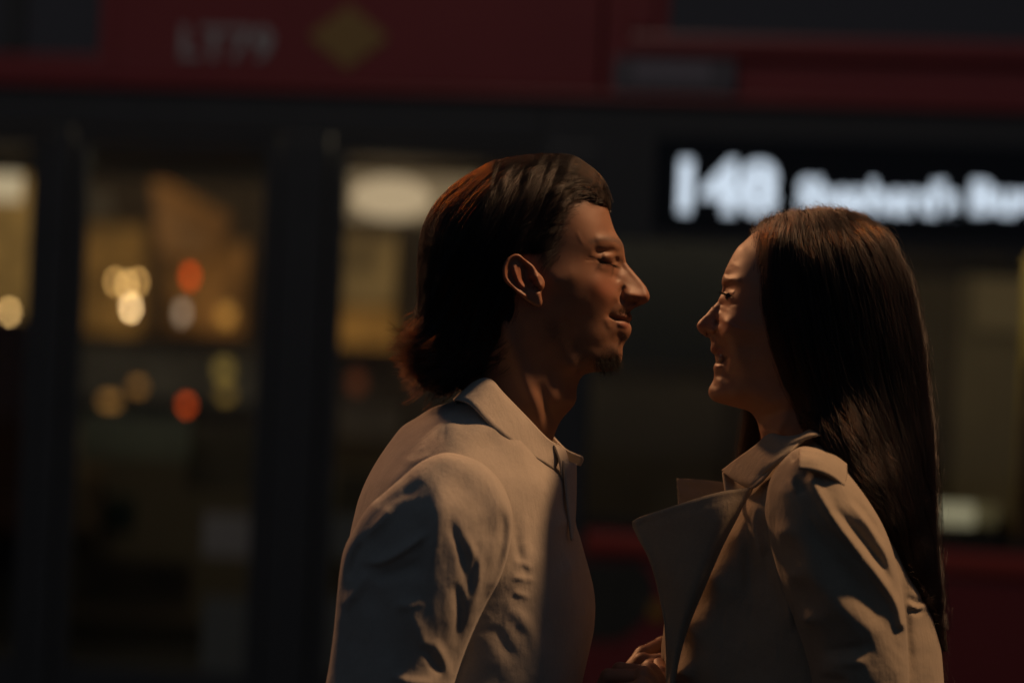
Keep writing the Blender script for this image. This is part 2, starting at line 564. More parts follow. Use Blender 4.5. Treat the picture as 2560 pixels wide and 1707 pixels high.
def capsules(items, h, k):
    """items: groups of (a,b,ra,rb); smooth union inside and (with k) between groups -> verts, quads"""
    pts = np.array([p for it in items for p in (it[0], it[1])], float)
    rm = max(max(it[2], it[3]) for it in items) + 3 * h
    lo, hi = pts.min(0) - rm, pts.max(0) + rm
    ax = [np.arange(lo[i], hi[i] + h, h) for i in range(3)]
    X, Y, Z = np.meshgrid(*ax, indexing='ij')
    D = None
    for it in items:
        d = capsule_field(X, Y, Z, *it[:4])
        kk = it[4] if len(it) > 4 else k
        D = d if D is None else smin(D, d, kk)
    V, Q = snet(-D, lo, h)
    return relax(V, Q, 3, 0.5), Q

# ------------------------------------------------------------------ hair strands
def flow_fit(ctrl):
    A = np.array([U(c[0], c[1]) for c in ctrl]) * 10
    D = np.array([(c[2], -c[3]) for c in ctrl], float)
    D /= np.linalg.norm(D, axis=1)[:, None]
    return rbf_fit(A, D[:, 0], 1e-2), rbf_fit(A, D[:, 1], 1e-2)

def flow_grid(rel, ctrl):
    f = flow_fit(ctrl)
    q = np.c_[rel.X[::4, ::4].ravel(), rel.Z[::4, ::4].ravel()] * 10
    a, b = (rbf_eval(g, q).reshape(rel.X[::4, ::4].shape) for g in f)
    n = np.hypot(a, b) + 1e-6
    return a / n, b / n

def flow_sample(rel, g, x, z):
    h = rel.h * 4
    i = np.clip((x - rel.x[0]) / h, 0, g.shape[0] - 1.001); j = np.clip((z - rel.z[0]) / h, 0, g.shape[1] - 1.001)
    a, b = i.astype(int), j.astype(int); u, v = i - a, j - b
    return (g[a, b] * (1 - u) + g[a + 1, b] * u) * (1 - v) + (g[a, b + 1] * (1 - u) + g[a + 1, b + 1] * u) * v

def surface_seeds(V, Q, n, keep, r):
    c = V[Q].mean(1)
    ar = np.linalg.norm(np.cross(V[Q[:, 1]] - V[Q[:, 0]], V[Q[:, 2]] - V[Q[:, 0]]), axis=1)
    m = keep(c)
    p = ar * m
    i = r.choice(len(c), n, p=p / p.sum())
    a, b = r.random(n)[:, None], r.random(n)[:, None]
    q = Q[i]
    return (V[q[:, 0]] * (1 - a) + V[q[:, 1]] * a) * (1 - b) + (V[q[:, 3]] * (1 - a) + V[q[:, 2]] * a) * b

def trace(rel, g, seeds, nstep, ds, r, off=0.001, stop=None, jit=0.12, lat=0.0):
    P = seeds.copy(); path = [P.copy()]
    ang = r.normal(0, jit, len(P))
    for k in range(nstep):
        dx = flow_sample(rel, g[0], P[:, 0], P[:, 2]); dz = flow_sample(rel, g[1], P[:, 0], P[:, 2])
        c, s_ = np.cos(ang), np.sin(ang)
        d = np.c_[dx * c - dz * s_, lat * np.sign(P[:, 1]) * np.exp(-(P[:, 1] / 0.022) ** 2), dx * s_ + dz * c]
        n = rel.normal(P)
        d = d - n * (d * n).sum(1)[:, None]
        d /= np.linalg.norm(d, axis=1)[:, None] + 1e-6
        P2 = rel.newton(P + d * (ds[:, None] if hasattr(ds, 'shape') else ds), -off, 2)
        P = P2 if stop is None else np.where(stop(P2)[:, None], P + (P2 - P) * 0.02, P2)
        path.append(P.copy())
        ang = ang * 0.9 + r.normal(0, jit * 0.25, len(P))
    return np.stack(path, 1)              # n, k, 3

def children(guides, per, spread, r, clump=0.75, lift=0.002, rel=None, base_off=0.0008, frizz=0.0004):
    n, k, _ = guides.shape
    G = np.repeat(guides, per, 0)
    u = np.linspace(0, 1, k)[None, :, None]
    o = r.normal(0, 1, (n * per, 1, 3)) * spread
    C = G + o * (1 - clump * u ** 0.8)
    fr = r.normal(0, 1, (n * per, k, 3)); fr = np.cumsum(fr, 1) * frizz
    C = C + fr
    if rel is not None:
        sh = C.reshape(-1, 3)
        lf = np.repeat(base_off + lift * np.abs(r.normal(0, 1, n * per)) ** 1.5, k)
        # lift strands off the surface, thick in the middle of a lock
        q = rel.newton(sh, 0, 2)
        q = q + rel.normal(q) * lf[:, None]
        C = q.reshape(C.shape)
    return C

def hair_obj(name, paths, mat, parent, rad=0.00009, tip=0.35):
    n, k, _ = paths.shape
    cu = bpy.data.hair_curves.new(name)
    cu.add_curves([k] * n)
    cu.position_data.foreach_set('vector', to_world(paths.reshape(-1, 3)).astype(np.float32).ravel())
    a = cu.attributes.get('radius') or cu.attributes.new('radius', 'FLOAT', 'POINT')
    u = np.linspace(0, 1, k)
    a.data.foreach_set('value', np.tile(rad * (1 - (1 - tip) * u ** 2), n).astype(np.float32))
    cu.materials.append(mat)
    o = bpy.data.objects.new(name, cu)
    COL.objects.link(o)
    if parent: o.parent = parent
    return o
# ================================================================== the man
def pin(o, parent):
    o.parent = parent
    o.matrix_parent_inverse = Matrix.Translation(-Vector(parent.location))
    return o

M_ = lambda u, v: (960 + u / 2.24, 360 + v / 2.24)
E_ = lambda u, v: (1220 + u / 7.127, 600 + v / 7.127)      # ear close-up
man = empty('person', (-0.13, D0, 0.0))
tag(man, 'man with slicked-back dark hair and cream shirt, eyes cast down, facing the woman', 'person')

SKIN_M = mat_skin('man_skin', (0.30, 0.152, 0.088), (0.27, 0.10, 0.07), (0.075, 0.052, 0.04))
HAIR_M = mat_hair('man_hair', 0.965, 0.08, 0.30)
HAIRCAP = mat_plain('dark_hair_base', (0.030, 0.022, 0.017), 0.7, spec=0.15)

sil = [(*M_(1240, 330), 60), (*M_(1270, 420), 55), (*M_(1290, 480), 50), (*M_(1312, 520), 45), (*M_(1335, 555), 36), (*M_(1346, 600), 22), (*M_(1351, 640), 12),
       (*M_(1355, 662), 8), (*M_(1375, 690), 6), (*M_(1405, 725), 6), (*M_(1440, 765), 7), (*M_(1467, 800), 9), (*M_(1485, 840), 11),
       (*M_(1487, 862), 11), (*M_(1476, 884), 10), (*M_(1455, 897), 8), (*M_(1430, 905), 6), (*M_(1403, 916), 5), (*M_(1387, 930), 7), (*M_(1379, 938), 10),
       (*M_(1384, 955), 14), (*M_(1388, 970), 16), (*M_(1385, 987), 14), (*M_(1374, 1001), 12), (*M_(1381, 1014), 15), (*M_(1386, 1035), 17),
       (*M_(1382, 1060), 18), (*M_(1366, 1090), 18), (*M_(1348, 1115), 20), (*M_(1337, 1140), 20), (*M_(1335, 1170), 20), (*M_(1332, 1205), 20),
       (*M_(1318, 1240), 20), (*M_(1285, 1266), 22), (*M_(1225, 1275), 26), (*M_(1165, 1279), 28), (*M_(1115, 1297), 28), (*M_(1090, 1335), 26), (*M_(1079, 1380), 25),
       (*M_(1077, 1430), 24), (*M_(1062, 1465), 22), (*M_(1022, 1510), 26), (*M_(985, 1558), 30), (1385, 1092, 32), (1372, 1150, 40), (1365, 1230, 50),
       (1200, 1240, 50), (1130, 1180, 50), (1120, 1090, 48), (1150, 1000, 45), (1152, 920, 45), (1125, 850, 50), (1090, 770, 62), (1073, 680, 70), (1080, 590, 72),
       (1110, 515, 72), (1170, 458, 70), (1250, 424, 66), (1340, 413, 62), (1420, 425, 60), (1480, 458, 60)]
pts = [(1500, 560, 41), (1455, 560, 57), (1395, 570, 66), (1300, 600, 75), (1200, 610, 77), (1120, 620, 62), (1500, 510, 26), (1460, 500, 46), (1400, 490, 57),
       (1535, 613, 31), (1503, 618, 47), (1472, 622, 56), (1430, 628, 63), (1380, 640, 68),
       (1552, 655, 8), (1537, 656, 19), (1523, 650, 33), (1500, 650, 43.5), (1478, 652, 51), (1450, 655, 59.5),
       (1574, 690, 7.5), (1555, 690, 13.5), (1540, 690, 19), (1522, 690, 31), (1492, 690, 47), (1450, 690, 60), (1400, 695, 68), (1350, 690, 71),
       (1600, 722, 8.5), (1580, 725, 13), (1560, 728, 17), (1548, 728, 20), (1530, 730, 31), (1500, 732, 45), (1460, 735, 56), (1400, 740, 65), (1340, 740, 69),
       (1610, 748, 8), (1588, 750, 12.5), (1568, 750, 16),
       (1575, 776, 10), (1560, 776, 17), (1540, 776, 26), (1510, 777, 38), (1470, 780, 50), (1420, 780, 59), (1360, 785, 66),
       (1568, 797, 12), (1550, 798, 19), (1530, 797, 27), (1508, 800, 36), (1480, 808, 44), (1430, 820, 53), (1370, 820, 62),
       (1565, 824, 13), (1550, 826, 19), (1525, 830, 28), (1490, 843, 38), (1440, 850, 48), (1380, 850, 58),
       (1545, 855, 15), (1525, 860, 24), (1490, 868, 34), (1440, 876, 44), (1390, 878, 52),
       (1538, 893, 15), (1518, 898, 22), (1490, 903, 29), (1450, 908, 37), (1440, 922, 37), (1400, 925, 43), (1350, 905, 55), (1310, 860, 63),
       (1420, 1000, 26), (1390, 1000, 40), (1340, 1000, 53), (1290, 1000, 57), (1220, 1000, 50), (1370, 1075, 28), (1330, 1080, 46), (1280, 1085, 56), (1210, 1090, 52),
       (1330, 1170, 42), (1250, 1170, 52),
       (1300, 500, 66), (1200, 510, 62), (1400, 450, 38), (1300, 450, 46), (1130, 700, 62), (1250, 700, 76), (1160, 800, 60), (1220, 800, 68), (1280, 800, 68), (1200, 880, 58), (1250, 930, 57),
       (1300, 740, 71)]
hm = Relief((1040, 380, 1660, 1260), 0.0010, sil, pts)
# eyelids, brow, nose wing, mouth, cheek
(hm.st([(1478, 626), (1505, 630), (1536, 628), (1549, 640)], -4.2, 10)
   .st([(1484, 602), (1510, 598), (1552, 602)], 2.2, 12)
   .st([(1503, 640), (1522, 641), (1538, 646)], 3.4, 10)
   .st([(1488, 634), (1508, 629), (1532, 631)], -1.0, 3.2)
   .st([(1486, 651), (1500, 652), (1520, 658), (1536, 662)], -3.0, 4.2)
   .st([(1494, 648), (1510, 650), (1530, 656)], 1.0, 3.2)
   .st([(1540, 640), (1541, 660)], -2.5, 6)
   .st([(1492, 664), (1512, 672), (1532, 674)], 1.2, 7)
   .st([(1460, 651), (1478, 650), (1492, 653)], -0.7, 2.5)
   .st([(1466, 643), (1482, 645), (1494, 650)], -0.6, 2.5)
   .st([(1520, 684), (1538, 694), (1548, 706)], -1.6, 8)
   .st([(1573, 736)], 4.6, 15)
   .st([(1590, 741), (1612, 744)], 1.2, 9)
   .st([(1566, 714), (1556, 722), (1551, 736), (1553, 750), (1560, 760)], -4.2, 5.5)
   .st([(1562, 757), (1577, 756), (1596, 755)], -4.5, 6)
   .st([(1575, 748), (1588, 747), (1601, 750)], -3.5, 4.5)
   .st([(1547, 745), (1536, 760), (1527, 776), (1523, 792)], -2.4, 9)
   .st([(1500, 712), (1520, 735)], 2.8, 26)
   .st([(1526, 790), (1540, 797), (1556, 799), (1570, 803), (1579, 807)], -4.2, 4.2, taper=False)
   .st([(1538, 790), (1555, 790), (1572, 793)], 1.5, 6)
   .st([(1540, 807), (1558, 812), (1574, 816)], 2.6, 8)
   .st([(1522, 791)], -1.6, 9)
   .st([(1518, 800), (1522, 815)], 1.2, 8)
   .st([(1536, 832), (1552, 842), (1563, 848)], -1.5, 10)
   .st([(1520, 820), (1530, 850)], -0.8, 12)
   .st([(1545, 880)], 2.0, 18)
   .st([(1455, 795), (1440, 840)], -2.5, 36)
   .st([(1425, 690), (1395, 700)], 1.5, 24)
   .st([(1262, 815), (1320, 970), (1368, 1080)], 3.4, 19, taper=False)
   .st([(1345, 950), (1385, 1070)], -3.0, 14)
   .st([(1446, 1000)], 0.7, 16)
   .st([(1440, 575), (1452, 600), (1462, 614)], 0.3, 5)
   .st([(1545, 740)], 0.0, 6)
   .noise(0.05, 38, seed=3)
   .done())
V, Q = hm.mesh()

# ear, a cupped plate standing off the head
eo = [E_(*p) for p in [(640, 330), (560, 262), (480, 255), (400, 290), (320, 360), (270, 470), (255, 580), (275, 690), (330, 790), (420, 850), (520, 950), (640, 1050),
                       (760, 1130), (860, 1180), (920, 1190), (958, 1165), (972, 1110), (955, 1010), (950, 930), (1000, 850), (1010, 740), (960, 640), (880, 560), (820, 470), (740, 400)]]
def ear_plate(eo, h, front_px, front_t, slope, box, strokes, th=0.0042):
    r = Relief(box, h, None, [(box[0], box[1], 1), (box[2], box[1], 1), (box[0], box[3], 1), (box[2], box[3], 1)], tc=front_t)
    d = D0 + front_t
    r.PX = r.X * FP / d + CX; r.PY = -r.Z * FP / d + CY
    C = catmull(eo, 4.0, closed=True)
    sd = poly_sd(r.PX, r.PY, C)
    R = 7.5
    e = np.clip(sd / R, 0, 1)
    w = th * np.sqrt(np.maximum(1 - (1 - e) ** 2, 0))
    r.W2 = np.where(sd > 0, np.maximum(w * w, 1e-8), sd * 1e-6)
    r.w0 = np.sqrt(np.maximum(r.W2, 0))
    sh = np.zeros_like(r.PX)
    for a in strokes: sh -= stroke(r.PX, r.PY, a[0], a[1] / 1000.0, a[2], None, a[3] if len(a) > 3 else True)
    r.shift = -np.maximum(front_px - r.PX, -6) / 2380.0 * slope + sh
    r.done(0.0)
    t = np.arange((r.tcv + r.shift).min() - th - 2 * h, (r.tcv + r.shift).max() + th + 2 * h, h)
    V, Q = snet(r.F(t), (r.x[0], t[0], r.z[0]), h)
    return relax(V, Q, 9, 0.5), Q
ear_st = [([E_(*p) for p in [(640, 350), (560, 280), (470, 275), (380, 330), (310, 440), (290, 560), (310, 680), (390, 790), (520, 910), (650, 1000)]], 3.6, 6.0, False),
          ([E_(*p) for p in [(430, 440), (400, 560), (430, 700), (520, 830), (640, 920)]], -1.6, 5.0),
          ([E_(*p) for p in [(520, 400), (470, 500), (500, 620), (540, 720), (610, 810), (720, 870), (820, 880)]], 3.4, 6.0),
          ([E_(*p) for p in [(680, 560), (680, 690), (740, 770)]], -7.0, 13),
          ([E_(*p) for p in [(600, 400), (640, 470)]], -2.5, 9),
          ([E_(*p) for p in [(860, 660), (890, 740), (930, 810)]], 4.2, 8),
          ([E_(*p) for p in [(830, 850), (900, 890)]], -3.5, 5),
          ([E_(*p) for p in [(870, 950), (920, 1050), (940, 1140)]], 1.6, 11)]
Ve, Qe = ear_plate(eo, 0.0006, 1352, -0.076, 0.30, (1240, 620, 1380, 785), ear_st)
Vf = Ve.copy(); Vf[:, 1] *= -1; Qf = Qe[:, ::-1]
V, Q = join((V, Q), (Ve, Qe), (Vf, Qf))
px, py = pix_of(V)
ax_ = np.abs(V[:, 1])
mask = np.zeros((len(V), 4)); mask[:, 3] = 1
lipm = np.maximum(stroke(px, py, [(1538, 793), (1558, 793), (1577, 797)], 1, 7), stroke(px, py, [(1540, 808), (1560, 813), (1578, 818)], 1, 9))
mask[:, 0] = np.clip(lipm * 1.3, 0, 1) * 0.75
stb = np.maximum.reduce([stroke(px, py, [(1400, 830), (1450, 880), (1500, 908), (1540, 905)], 1, 34, taper=False) * 0.55,
                         stroke(px, py, [(1545, 778), (1572, 782)], 0.4, 11), stroke(px, py, [(1528, 905), (1500, 900), (1530, 880)], 1.0, 20, taper=False),
                         stroke(px, py, [(1525, 790), (1520, 830), (1515, 870)], 0.3, 16), stroke(px, py, [(1553, 846), (1560, 838)], 0.35, 8),
                         stroke(px, py, [(1470, 470), (1420, 520), (1385, 600), (1365, 650)], 0.9, 22, taper=False),
                         stroke(px, py, [(1478, 604), (1510, 597), (1545, 603), (1556, 612)], 0.75, 8, taper=False)])
mask[:, 1] = np.clip(stb, 0, 1)
mask[:, 2] = np.clip(np.maximum.reduce([stroke(px, py, [(1510, 725)], 0.8, 40), stroke(px, py, [(1605, 745)], 0.7, 26), stroke(px, py, [(1300, 700)], 0.9, 60), stroke(px, py, [(1500, 655), (1535, 668)], 0.8, 10)]), 0, 1)
head_V, head_Q, head_mask = V, Q, mask

# hair as a solid cap under the strands
hsil = [(*M_(1275, 415), 30), (*M_(1279, 392), 30), (*M_(1270, 330), 35), (*M_(1250, 270), 40), (*M_(1220, 212), 45), (*M_(1172, 158), 50), (*M_(1120, 118), 55), (*M_(1060, 83), 60), (*M_(1000, 72), 62), (*M_(900, 72), 65),
        (*M_(800, 78), 70), (*M_(700, 93), 72), (*M_(600, 116), 74), (*M_(500, 172), 76), (*M_(420, 224), 78), (*M_(350, 284), 78), (*M_(290, 352), 78), (*M_(250, 424), 78), (*M_(227, 485), 76), (*M_(214, 560), 75),
        (*M_(206, 650), 72), (*M_(202, 760), 66), (*M_(205, 860), 60), (*M_(208, 940), 52), (*M_(205, 1010), 45), (*M_(185, 1100), 38), (*M_(165, 1190), 34), (*M_(170, 1290), 32), (*M_(230, 1370), 32), (*M_(330, 1400), 34), (*M_(450, 1340), 36),
        (*M_(560, 1260), 40), (*M_(640, 1160), 46), (*M_(720, 1060), 52), (*M_(760, 960), 60), (*M_(770, 860), 66), (*M_(740, 760), 70), (*M_(760, 660), 70), (*M_(860, 650), 68), (*M_(930, 620), 60), (*M_(960, 540), 55), (*M_(1000, 450), 50), (*M_(1060, 370), 46), (*M_(1130, 330), 42),
        (*M_(1200, 345), 36), (*M_(1245, 385), 32)]
C = catmull(hsil, 10.0, closed=True)
outer = hsil[:31]
hp = [(1300, 600, 80), (1200, 610, 84), (1120, 620, 71), (1300, 500, 73), (1200, 510, 71), (1400, 450, 50), (1300, 450, 56), (1130, 700, 70), (1250, 700, 78), (1160, 800, 67), (1220, 800, 72), (1270, 800, 69), (1200, 880, 64), (1250, 900, 60),
      (1400, 490, 63), (1460, 480, 47), (1400, 560, 66.5), (1340, 560, 74), (1370, 620, 69), (1500, 480, 28), (1150, 900, 60), (1110, 900, 46), (1100, 960, 36), (1150, 960, 50), (1210, 940, 58), (1440, 520, 56), (1480, 505, 44), (1510, 520, 28), (1290, 660, 76), (1330, 650, 71), (1300, 850, 62)]
ho = [p for p in outer]
# keep the silhouette constraints only where the hair really is the outline
hcap = Relief((1000, 370, 1580, 1010), 0.0011, ho + [(1120, 1000, 40), (1250, 1000, 45), (1340, 960, 60), (1420, 880, 70), (1480, 760, 70), (1530, 640, 60), (1545, 570, 40)], hp)
sdm = poly_sd(hcap.PX, hcap.PY, C)
hline = hsil[30:] + hsil[:2]
dl = np.abs(stroke_dist(hcap.PX, hcap.PY, catmull([(p[0], p[1]) for p in hline], 8.0)))
sdl = np.where(sdm > 0, dl, -dl)
hcap.disp -= 0.016 * smooth01(-sdl, -24, 9)
hcap.floor = False
hcap.W2 = np.where(sdl < -11, -1e-5, hcap.W2)
(hcap.noise(1.5, 24, ang=2.0, stretch=8, seed=5, oct=3)
     .st([(1462, 448), (1420, 448), (1385, 470), (1370, 500)], 2.6, 8).st([(1500, 470), (1455, 462), (1418, 480), (1400, 505)], 2.4, 7).st([(1480, 458), (1440, 456), (1405, 478)], -2.4, 5)
     .st([(1350, 410), (1320, 440), (1305, 490)], 1.8, 9).st([(1290, 405), (1262, 440), (1250, 500)], 2.0, 8).st([(1240, 410), (1228, 450), (1220, 510)], 2.2, 7).st([(1196, 445), (1170, 500), (1140, 580)], 2.0, 9).st([(1150, 480), (1110, 560), (1085, 660)], 1.8, 9)
     .done())
Vh, Qh = hcap.mesh()
px, py = pix_of(Vh)
hair_cap = mesh_obj('hair', to_world(Vh), Qh, HAIRCAP)
pin(hair_cap, man)

flow = [(1522, 525, -.25, -1), (1505, 480, -.6, -.8), (1470, 440, -.9, -.35), (1420, 408, -1, -.05), (1340, 395, -1, .1), (1250, 402, -1, .25), (1160, 440, -.8, .6), (1100, 500, -.6, .85), (1065, 570, -.3, 1), (1052, 680, -.02, 1), (1055, 800, .02, 1), (1050, 880, -.25, 1),
        (1480, 490, -.9, -.2), (1440, 470, -.95, .3), (1400, 480, -.75, .65), (1350, 440, -.6, .8), (1300, 460, -.45, .9), (1230, 470, -.4, .92), (1170, 520, -.5, .87), (1110, 600, -.35, .95),
        (1420, 520, -.9, .3), (1390, 560, -.9, .45), (1370, 620, -.6, .8), (1300, 560, -.7, .7), (1220, 580, -.55, .85), (1150, 680, -.35, .95), (1240, 680, -.4, .9), (1110, 760, -.1, 1), (1180, 780, -.2, 1), (1260, 800, -.2, 1), (1150, 860, -.5, .85), (1220, 880, -.5, .85), (1280, 850, -.4, .9),
        (1080, 930, -.7, .7), (1040, 960, -.8, .5), (1160, 950, -.75, .6)]
fg = flow_grid(hcap, flow)
r = np.random.default_rng(11)
def keep_m(c):
    x_, y_ = pix_of(c)
    s_ = poly_sd(x_, y_, C)
    return np.where((s_ > -2) & (c[:, 1] < 0.045), 1.0, 0.02) * np.where(c[:, 1] > 0.02, 0.35, 1)
sd_ = surface_seeds(Vh, Qh, 820, keep_m, r)
# extra roots along the hairline so that the edge is hair and not a rim
hl = catmull([M_(*p) for p in [(1270, 408), (1240, 385), (1200, 345), (1130, 330), (1060, 370), (1000, 450), (960, 540), (930, 620), (880, 645)]], 2.0)
hl = hl[r.integers(0, len(hl), 260)] + r.normal(0, 2.5, (260, 2))
hw = hm.samp(hm.w0, *U(hl[:, 0], hl[:, 1], -0.05))
hx, hz = U(hl[:, 0], hl[:, 1], -hw)
sd_ = np.concatenate([sd_, hm.newton(np.c_[hx, -hw, hz], -0.001, 2)])
def stop_m(P):
    x_, y_ = pix_of(P)
    return (y_ > 935) | (x_ < 1022)
gd = trace(hcap, fg, sd_, 17, np.r_[r.uniform(.0035, .0065, 820), r.uniform(.003, .0055, 260)], r, 0.0006, stop=stop_m)
st1 = children(gd, 17, 0.0026, r, 0.55, 0.0011, hcap, 0.0002, 0.00022)
xs_, ys_ = pix_of(st1.reshape(-1, 3)); chk = (ys_ < 720); bad = np.zeros(len(xs_), bool); bad[chk] = poly_sd(xs_[chk], ys_[chk], C[::2]) < -9
st1 = st1[~bad.reshape(st1.shape[:2]).any(1)]
fly = children(trace(hcap, fg, surface_seeds(Vh, Qh, 170, keep_m, r), 12, 0.0048, r, 0.001, stop=stop_m, jit=0.25), 1, 0.001, r, 0.2, 0.0035, None, 0.0, 0.0008)
fly = fly - hcap.normal(fly.reshape(-1, 3)).reshape(fly.shape) * 0 + hcap.normal(fly.reshape(-1, 3)).reshape(fly.shape) * (np.linspace(0, 1, fly.shape[1]) ** 2 * r.uniform(.0003, .004, (fly.shape[0], 1)))[:, :, None]
# curling ends at the nape
ncurl = 900
u0 = r.random(ncurl)
nx_ = np.interp(u0, [0, .3, .55, 1], [1045, 1090, 1160, 1288]); ny_ = np.interp(u0, [0, .3, .55, 1], [810, 850, 862, 842]) + r.normal(0, 26, ncurl)
nw = np.maximum(hcap.samp(hcap.w0, *U(nx_, ny_, -0.05)), 0.01)
sg_ = np.where(r.random(ncurl) < 0.7, -1, 1)
tt = sg_ * nw * r.uniform(0.35, 1.02, ncurl)
X0, Z0 = U(nx_, ny_, tt)
Pn = np.c_[X0, tt, Z0]
a0 = np.interp(u0, [0, .4, .75, 1], [1.72, 1.72, 1.9, 2.0]) + r.normal(0, .12, ncurl)      # heading, measured clockwise in the picture from +x
tgt = np.interp(u0, [0, .35, .7, 1], [2.75, 2.55, 2.55, 3.0]) + r.normal(0, .40, ncurl)
ln = r.uniform(.0022, .0046, ncurl) * np.interp(u0, [0, .3, .6, 1], [.72, .9, .9, .62])
path = [Pn.copy()]
for k in range(14):
    f = min(1, k / 9.0)
    a = a0 * (1 - f) + tgt * f + np.sin(k * 0.7 + u0 * 40) * 0.18
    Pn = Pn + np.c_[np.cos(a), sg_ * 0.10 + 0 * a, -np.sin(a)] * ln[:, None]
    path.append(Pn.copy())
curl = children(np.stack(path, 1), 9, 0.0022, r, 0.45, 0, None, 0, 0.0003)
k_ = min(st1.shape[1], curl.shape[1])
strands = pin(hair_obj('hair_strands', st1, HAIR_M, None, 0.00010, 0.3), hair_cap)
strands.parent = hair_cap; strands.matrix_parent_inverse = Matrix.Translation(-Vector(man.location)) @ Matrix.Translation(Vector(man.location))
c2 = hair_obj('hair_strands', curl, mat_hair('nape_hair', 0.985, 0.1, 0.3), hair_cap, 0.00010, 0.3)
c3 = hair_obj('hair_strands', fly, HAIR_M, hair_cap, 0.00006, 0.3)

# brows, lashes, beard
def whiskers(rel, n, poly, direc, length, curve, r, seg=5, spread=0.15, sig=None, hug=0.0):
    P = np.array(poly, float)
    Ls = np.r_[0, np.cumsum(np.linalg.norm(np.diff(P, axis=0), axis=1))]
    i = np.interp(r.random(n) * Ls[-1], Ls, np.arange(len(P))); a = np.minimum(i.astype(int), len(P) - 2); f = (i - a)[:, None]
    c = P[a] * (1 - f) + P[np.minimum(a + 1, len(P) - 1)] * f + r.normal(0, 1, (n, 2)) * (sig or 3)
    w = np.sqrt(np.maximum(rel.samp(rel.G, *U(c[:, 0], c[:, 1], -0.03)), 0))
    x, z = U(c[:, 0], c[:, 1], -w)
    p = rel.newton(np.c_[x, -w, z], 0, 3)
    d = np.array(direc, float)
    dd = d[None] if d.ndim == 1 else d[a] * (1 - f) + d[np.minimum(a + 1, len(d) - 1)] * f
    v = np.c_[dd[:, 0], np.zeros(n) + (dd[:, 2] if dd.shape[1] > 2 else 0), -dd[:, 1]] + r.normal(0, spread, (n, 3))
    v /= np.linalg.norm(v, axis=1)[:, None]
    ln = length * r.uniform(.5, 1.1, n)
    out = [p.copy()]
    for k in range(seg):
        if hug: p = rel.newton(p, hug * (k + .5), 3)
        v = v + np.array(curve)[None] / seg
        v /= np.linalg.norm(v, axis=1)[:, None]
        p = p + v * (ln / seg)[:, None]
        out.append(rel.newton(p, hug * (k + 1), 3) if hug else p.copy())
    return np.stack(out, 1)
BEARD = mat_plain('dark_beard_hair', (0.012, 0.009, 0.007), 0.6, spec=0.2)
bw = whiskers(hm, 620, [(1552, 611), (1543, 603), (1520, 598), (1495, 601), (1474, 610)], [(-.3, -.7, -.5), (-.5, -.6, -.4), (-.9, -.2, -.3), (-1, .1, -.3), (-1, .3, -.3)], 0.009, (-.3, 0, -.2), r, sig=3.4, hug=-.00035)
hair_obj('eyebrow', bw, BEARD, hair_cap, 0.00007)
lw = whiskers(hm, 110, [(1497, 652), (1512, 655), (1526, 659), (1538, 664)], [(-.2, .6, -.7), (.2, .8, -.6), (.6, .7, -.5), (.9, .6, -.3)], 0.010, (.1, -.3, .55), r, sig=1.0)
hair_obj('eyelash', lw, BEARD, hair_cap, 0.00007)
bd = whiskers(hm, 1500, [(1550, 896), (1535, 908), (1515, 914), (1498, 905), (1520, 898), (1540, 906), (1528, 918)], [(.1, .9, -.35)], 0.017, (-.05, 0, -.25), r, sig=8, spread=0.25) if False else None
def beard(n, poly, dirs, length, sig, spread=0.22): return whiskers(hm, n, poly, np.array(dirs, float), length, (0, 0, -.2), r, sig=sig, spread=spread)
hair_obj('beard', beard(620, [(1548, 892), (1532, 904), (1512, 908), (1496, 905)], [(.15, .9, -.35)] * 4, 0.0140, 7), BEARD, hair_cap, 0.00008)
hair_obj('beard', beard(35, [(1561, 838), (1556, 848)], [(.5, .8, -.2)] * 2, 0.006, 3), BEARD, hair_cap, 0.00007)
hair_obj('moustache', beard(170, [(1548, 776), (1562, 781), (1576, 783)], [(.1, .9, -.4)] * 3, 0.0030, 4.5), BEARD, hair_cap, 0.00006)
hair_obj('stubble', beard(900, [(1520, 880), (1480, 895), (1430, 878), (1395, 845), (1375, 800)], [(0, .9, -.5)] * 5, 0.0014, 16), BEARD, hair_cap, 0.00005)
hair_obj('sideburn', beard(1000, [(1474, 488), (1430, 520), (1400, 560), (1385, 610), (1372, 650)], [(-.9, -.1, -.3), (-1, .1, -.3), (-1, .3, -.3), (-.8, .6, -.3), (-.5, .9, -.3)], 0.019, 11), HAIR_M, hair_cap, 0.00007)

# ---- shirt: body and near sleeve as one garment, collar as folded sheets
S_ = lambda u, v: (800 + u / 1.992, 920 + v / 1.992)
SHIRT = mat_cloth('cream_cotton', (0.50, 0.445, 0.375), 900, 0.92, 0.2, 0.55)
sb = [(1220, 985, 60), (*S_(640, 172), 70), (*S_(560, 197), 90), (*S_(480, 246), 95), (*S_(410, 290), 100), (*S_(360, 350), 105), (*S_(310, 420), 110), (*S_(260, 500), 115), (*S_(220, 580), 115), (*S_(190, 660), 115), (*S_(170, 740), 110), (*S_(150, 830), 110), (*S_(140, 930), 110),
      (*S_(140, 1100), 110), (*S_(150, 1300), 110), (*S_(180, 1568), 110), (905, 1900, 110), (925, 2250, 105), (1000, 2330, 60), (1200, 2340, 60), (1400, 2330, 60), (1440, 2250, 100), (1440, 1950, 110), (1450, 1750, 110),
      (*S_(1305, 1568), 95), (*S_(1320, 1500), 90), (*S_(1345, 1390), 85), (*S_(1364, 1300), 80), (*S_(1370, 1200), 75), (*S_(1365, 1110), 72), (*S_(1345, 1020), 68), (*S_(1320, 930), 62), (*S_(1298, 850), 56), (*S_(1272, 760), 50), (*S_(1262, 640), 44), (*S_(1250, 540), 40), (1400, 1165, 40), (1385, 1110, 45), (1330, 1050, 55)]
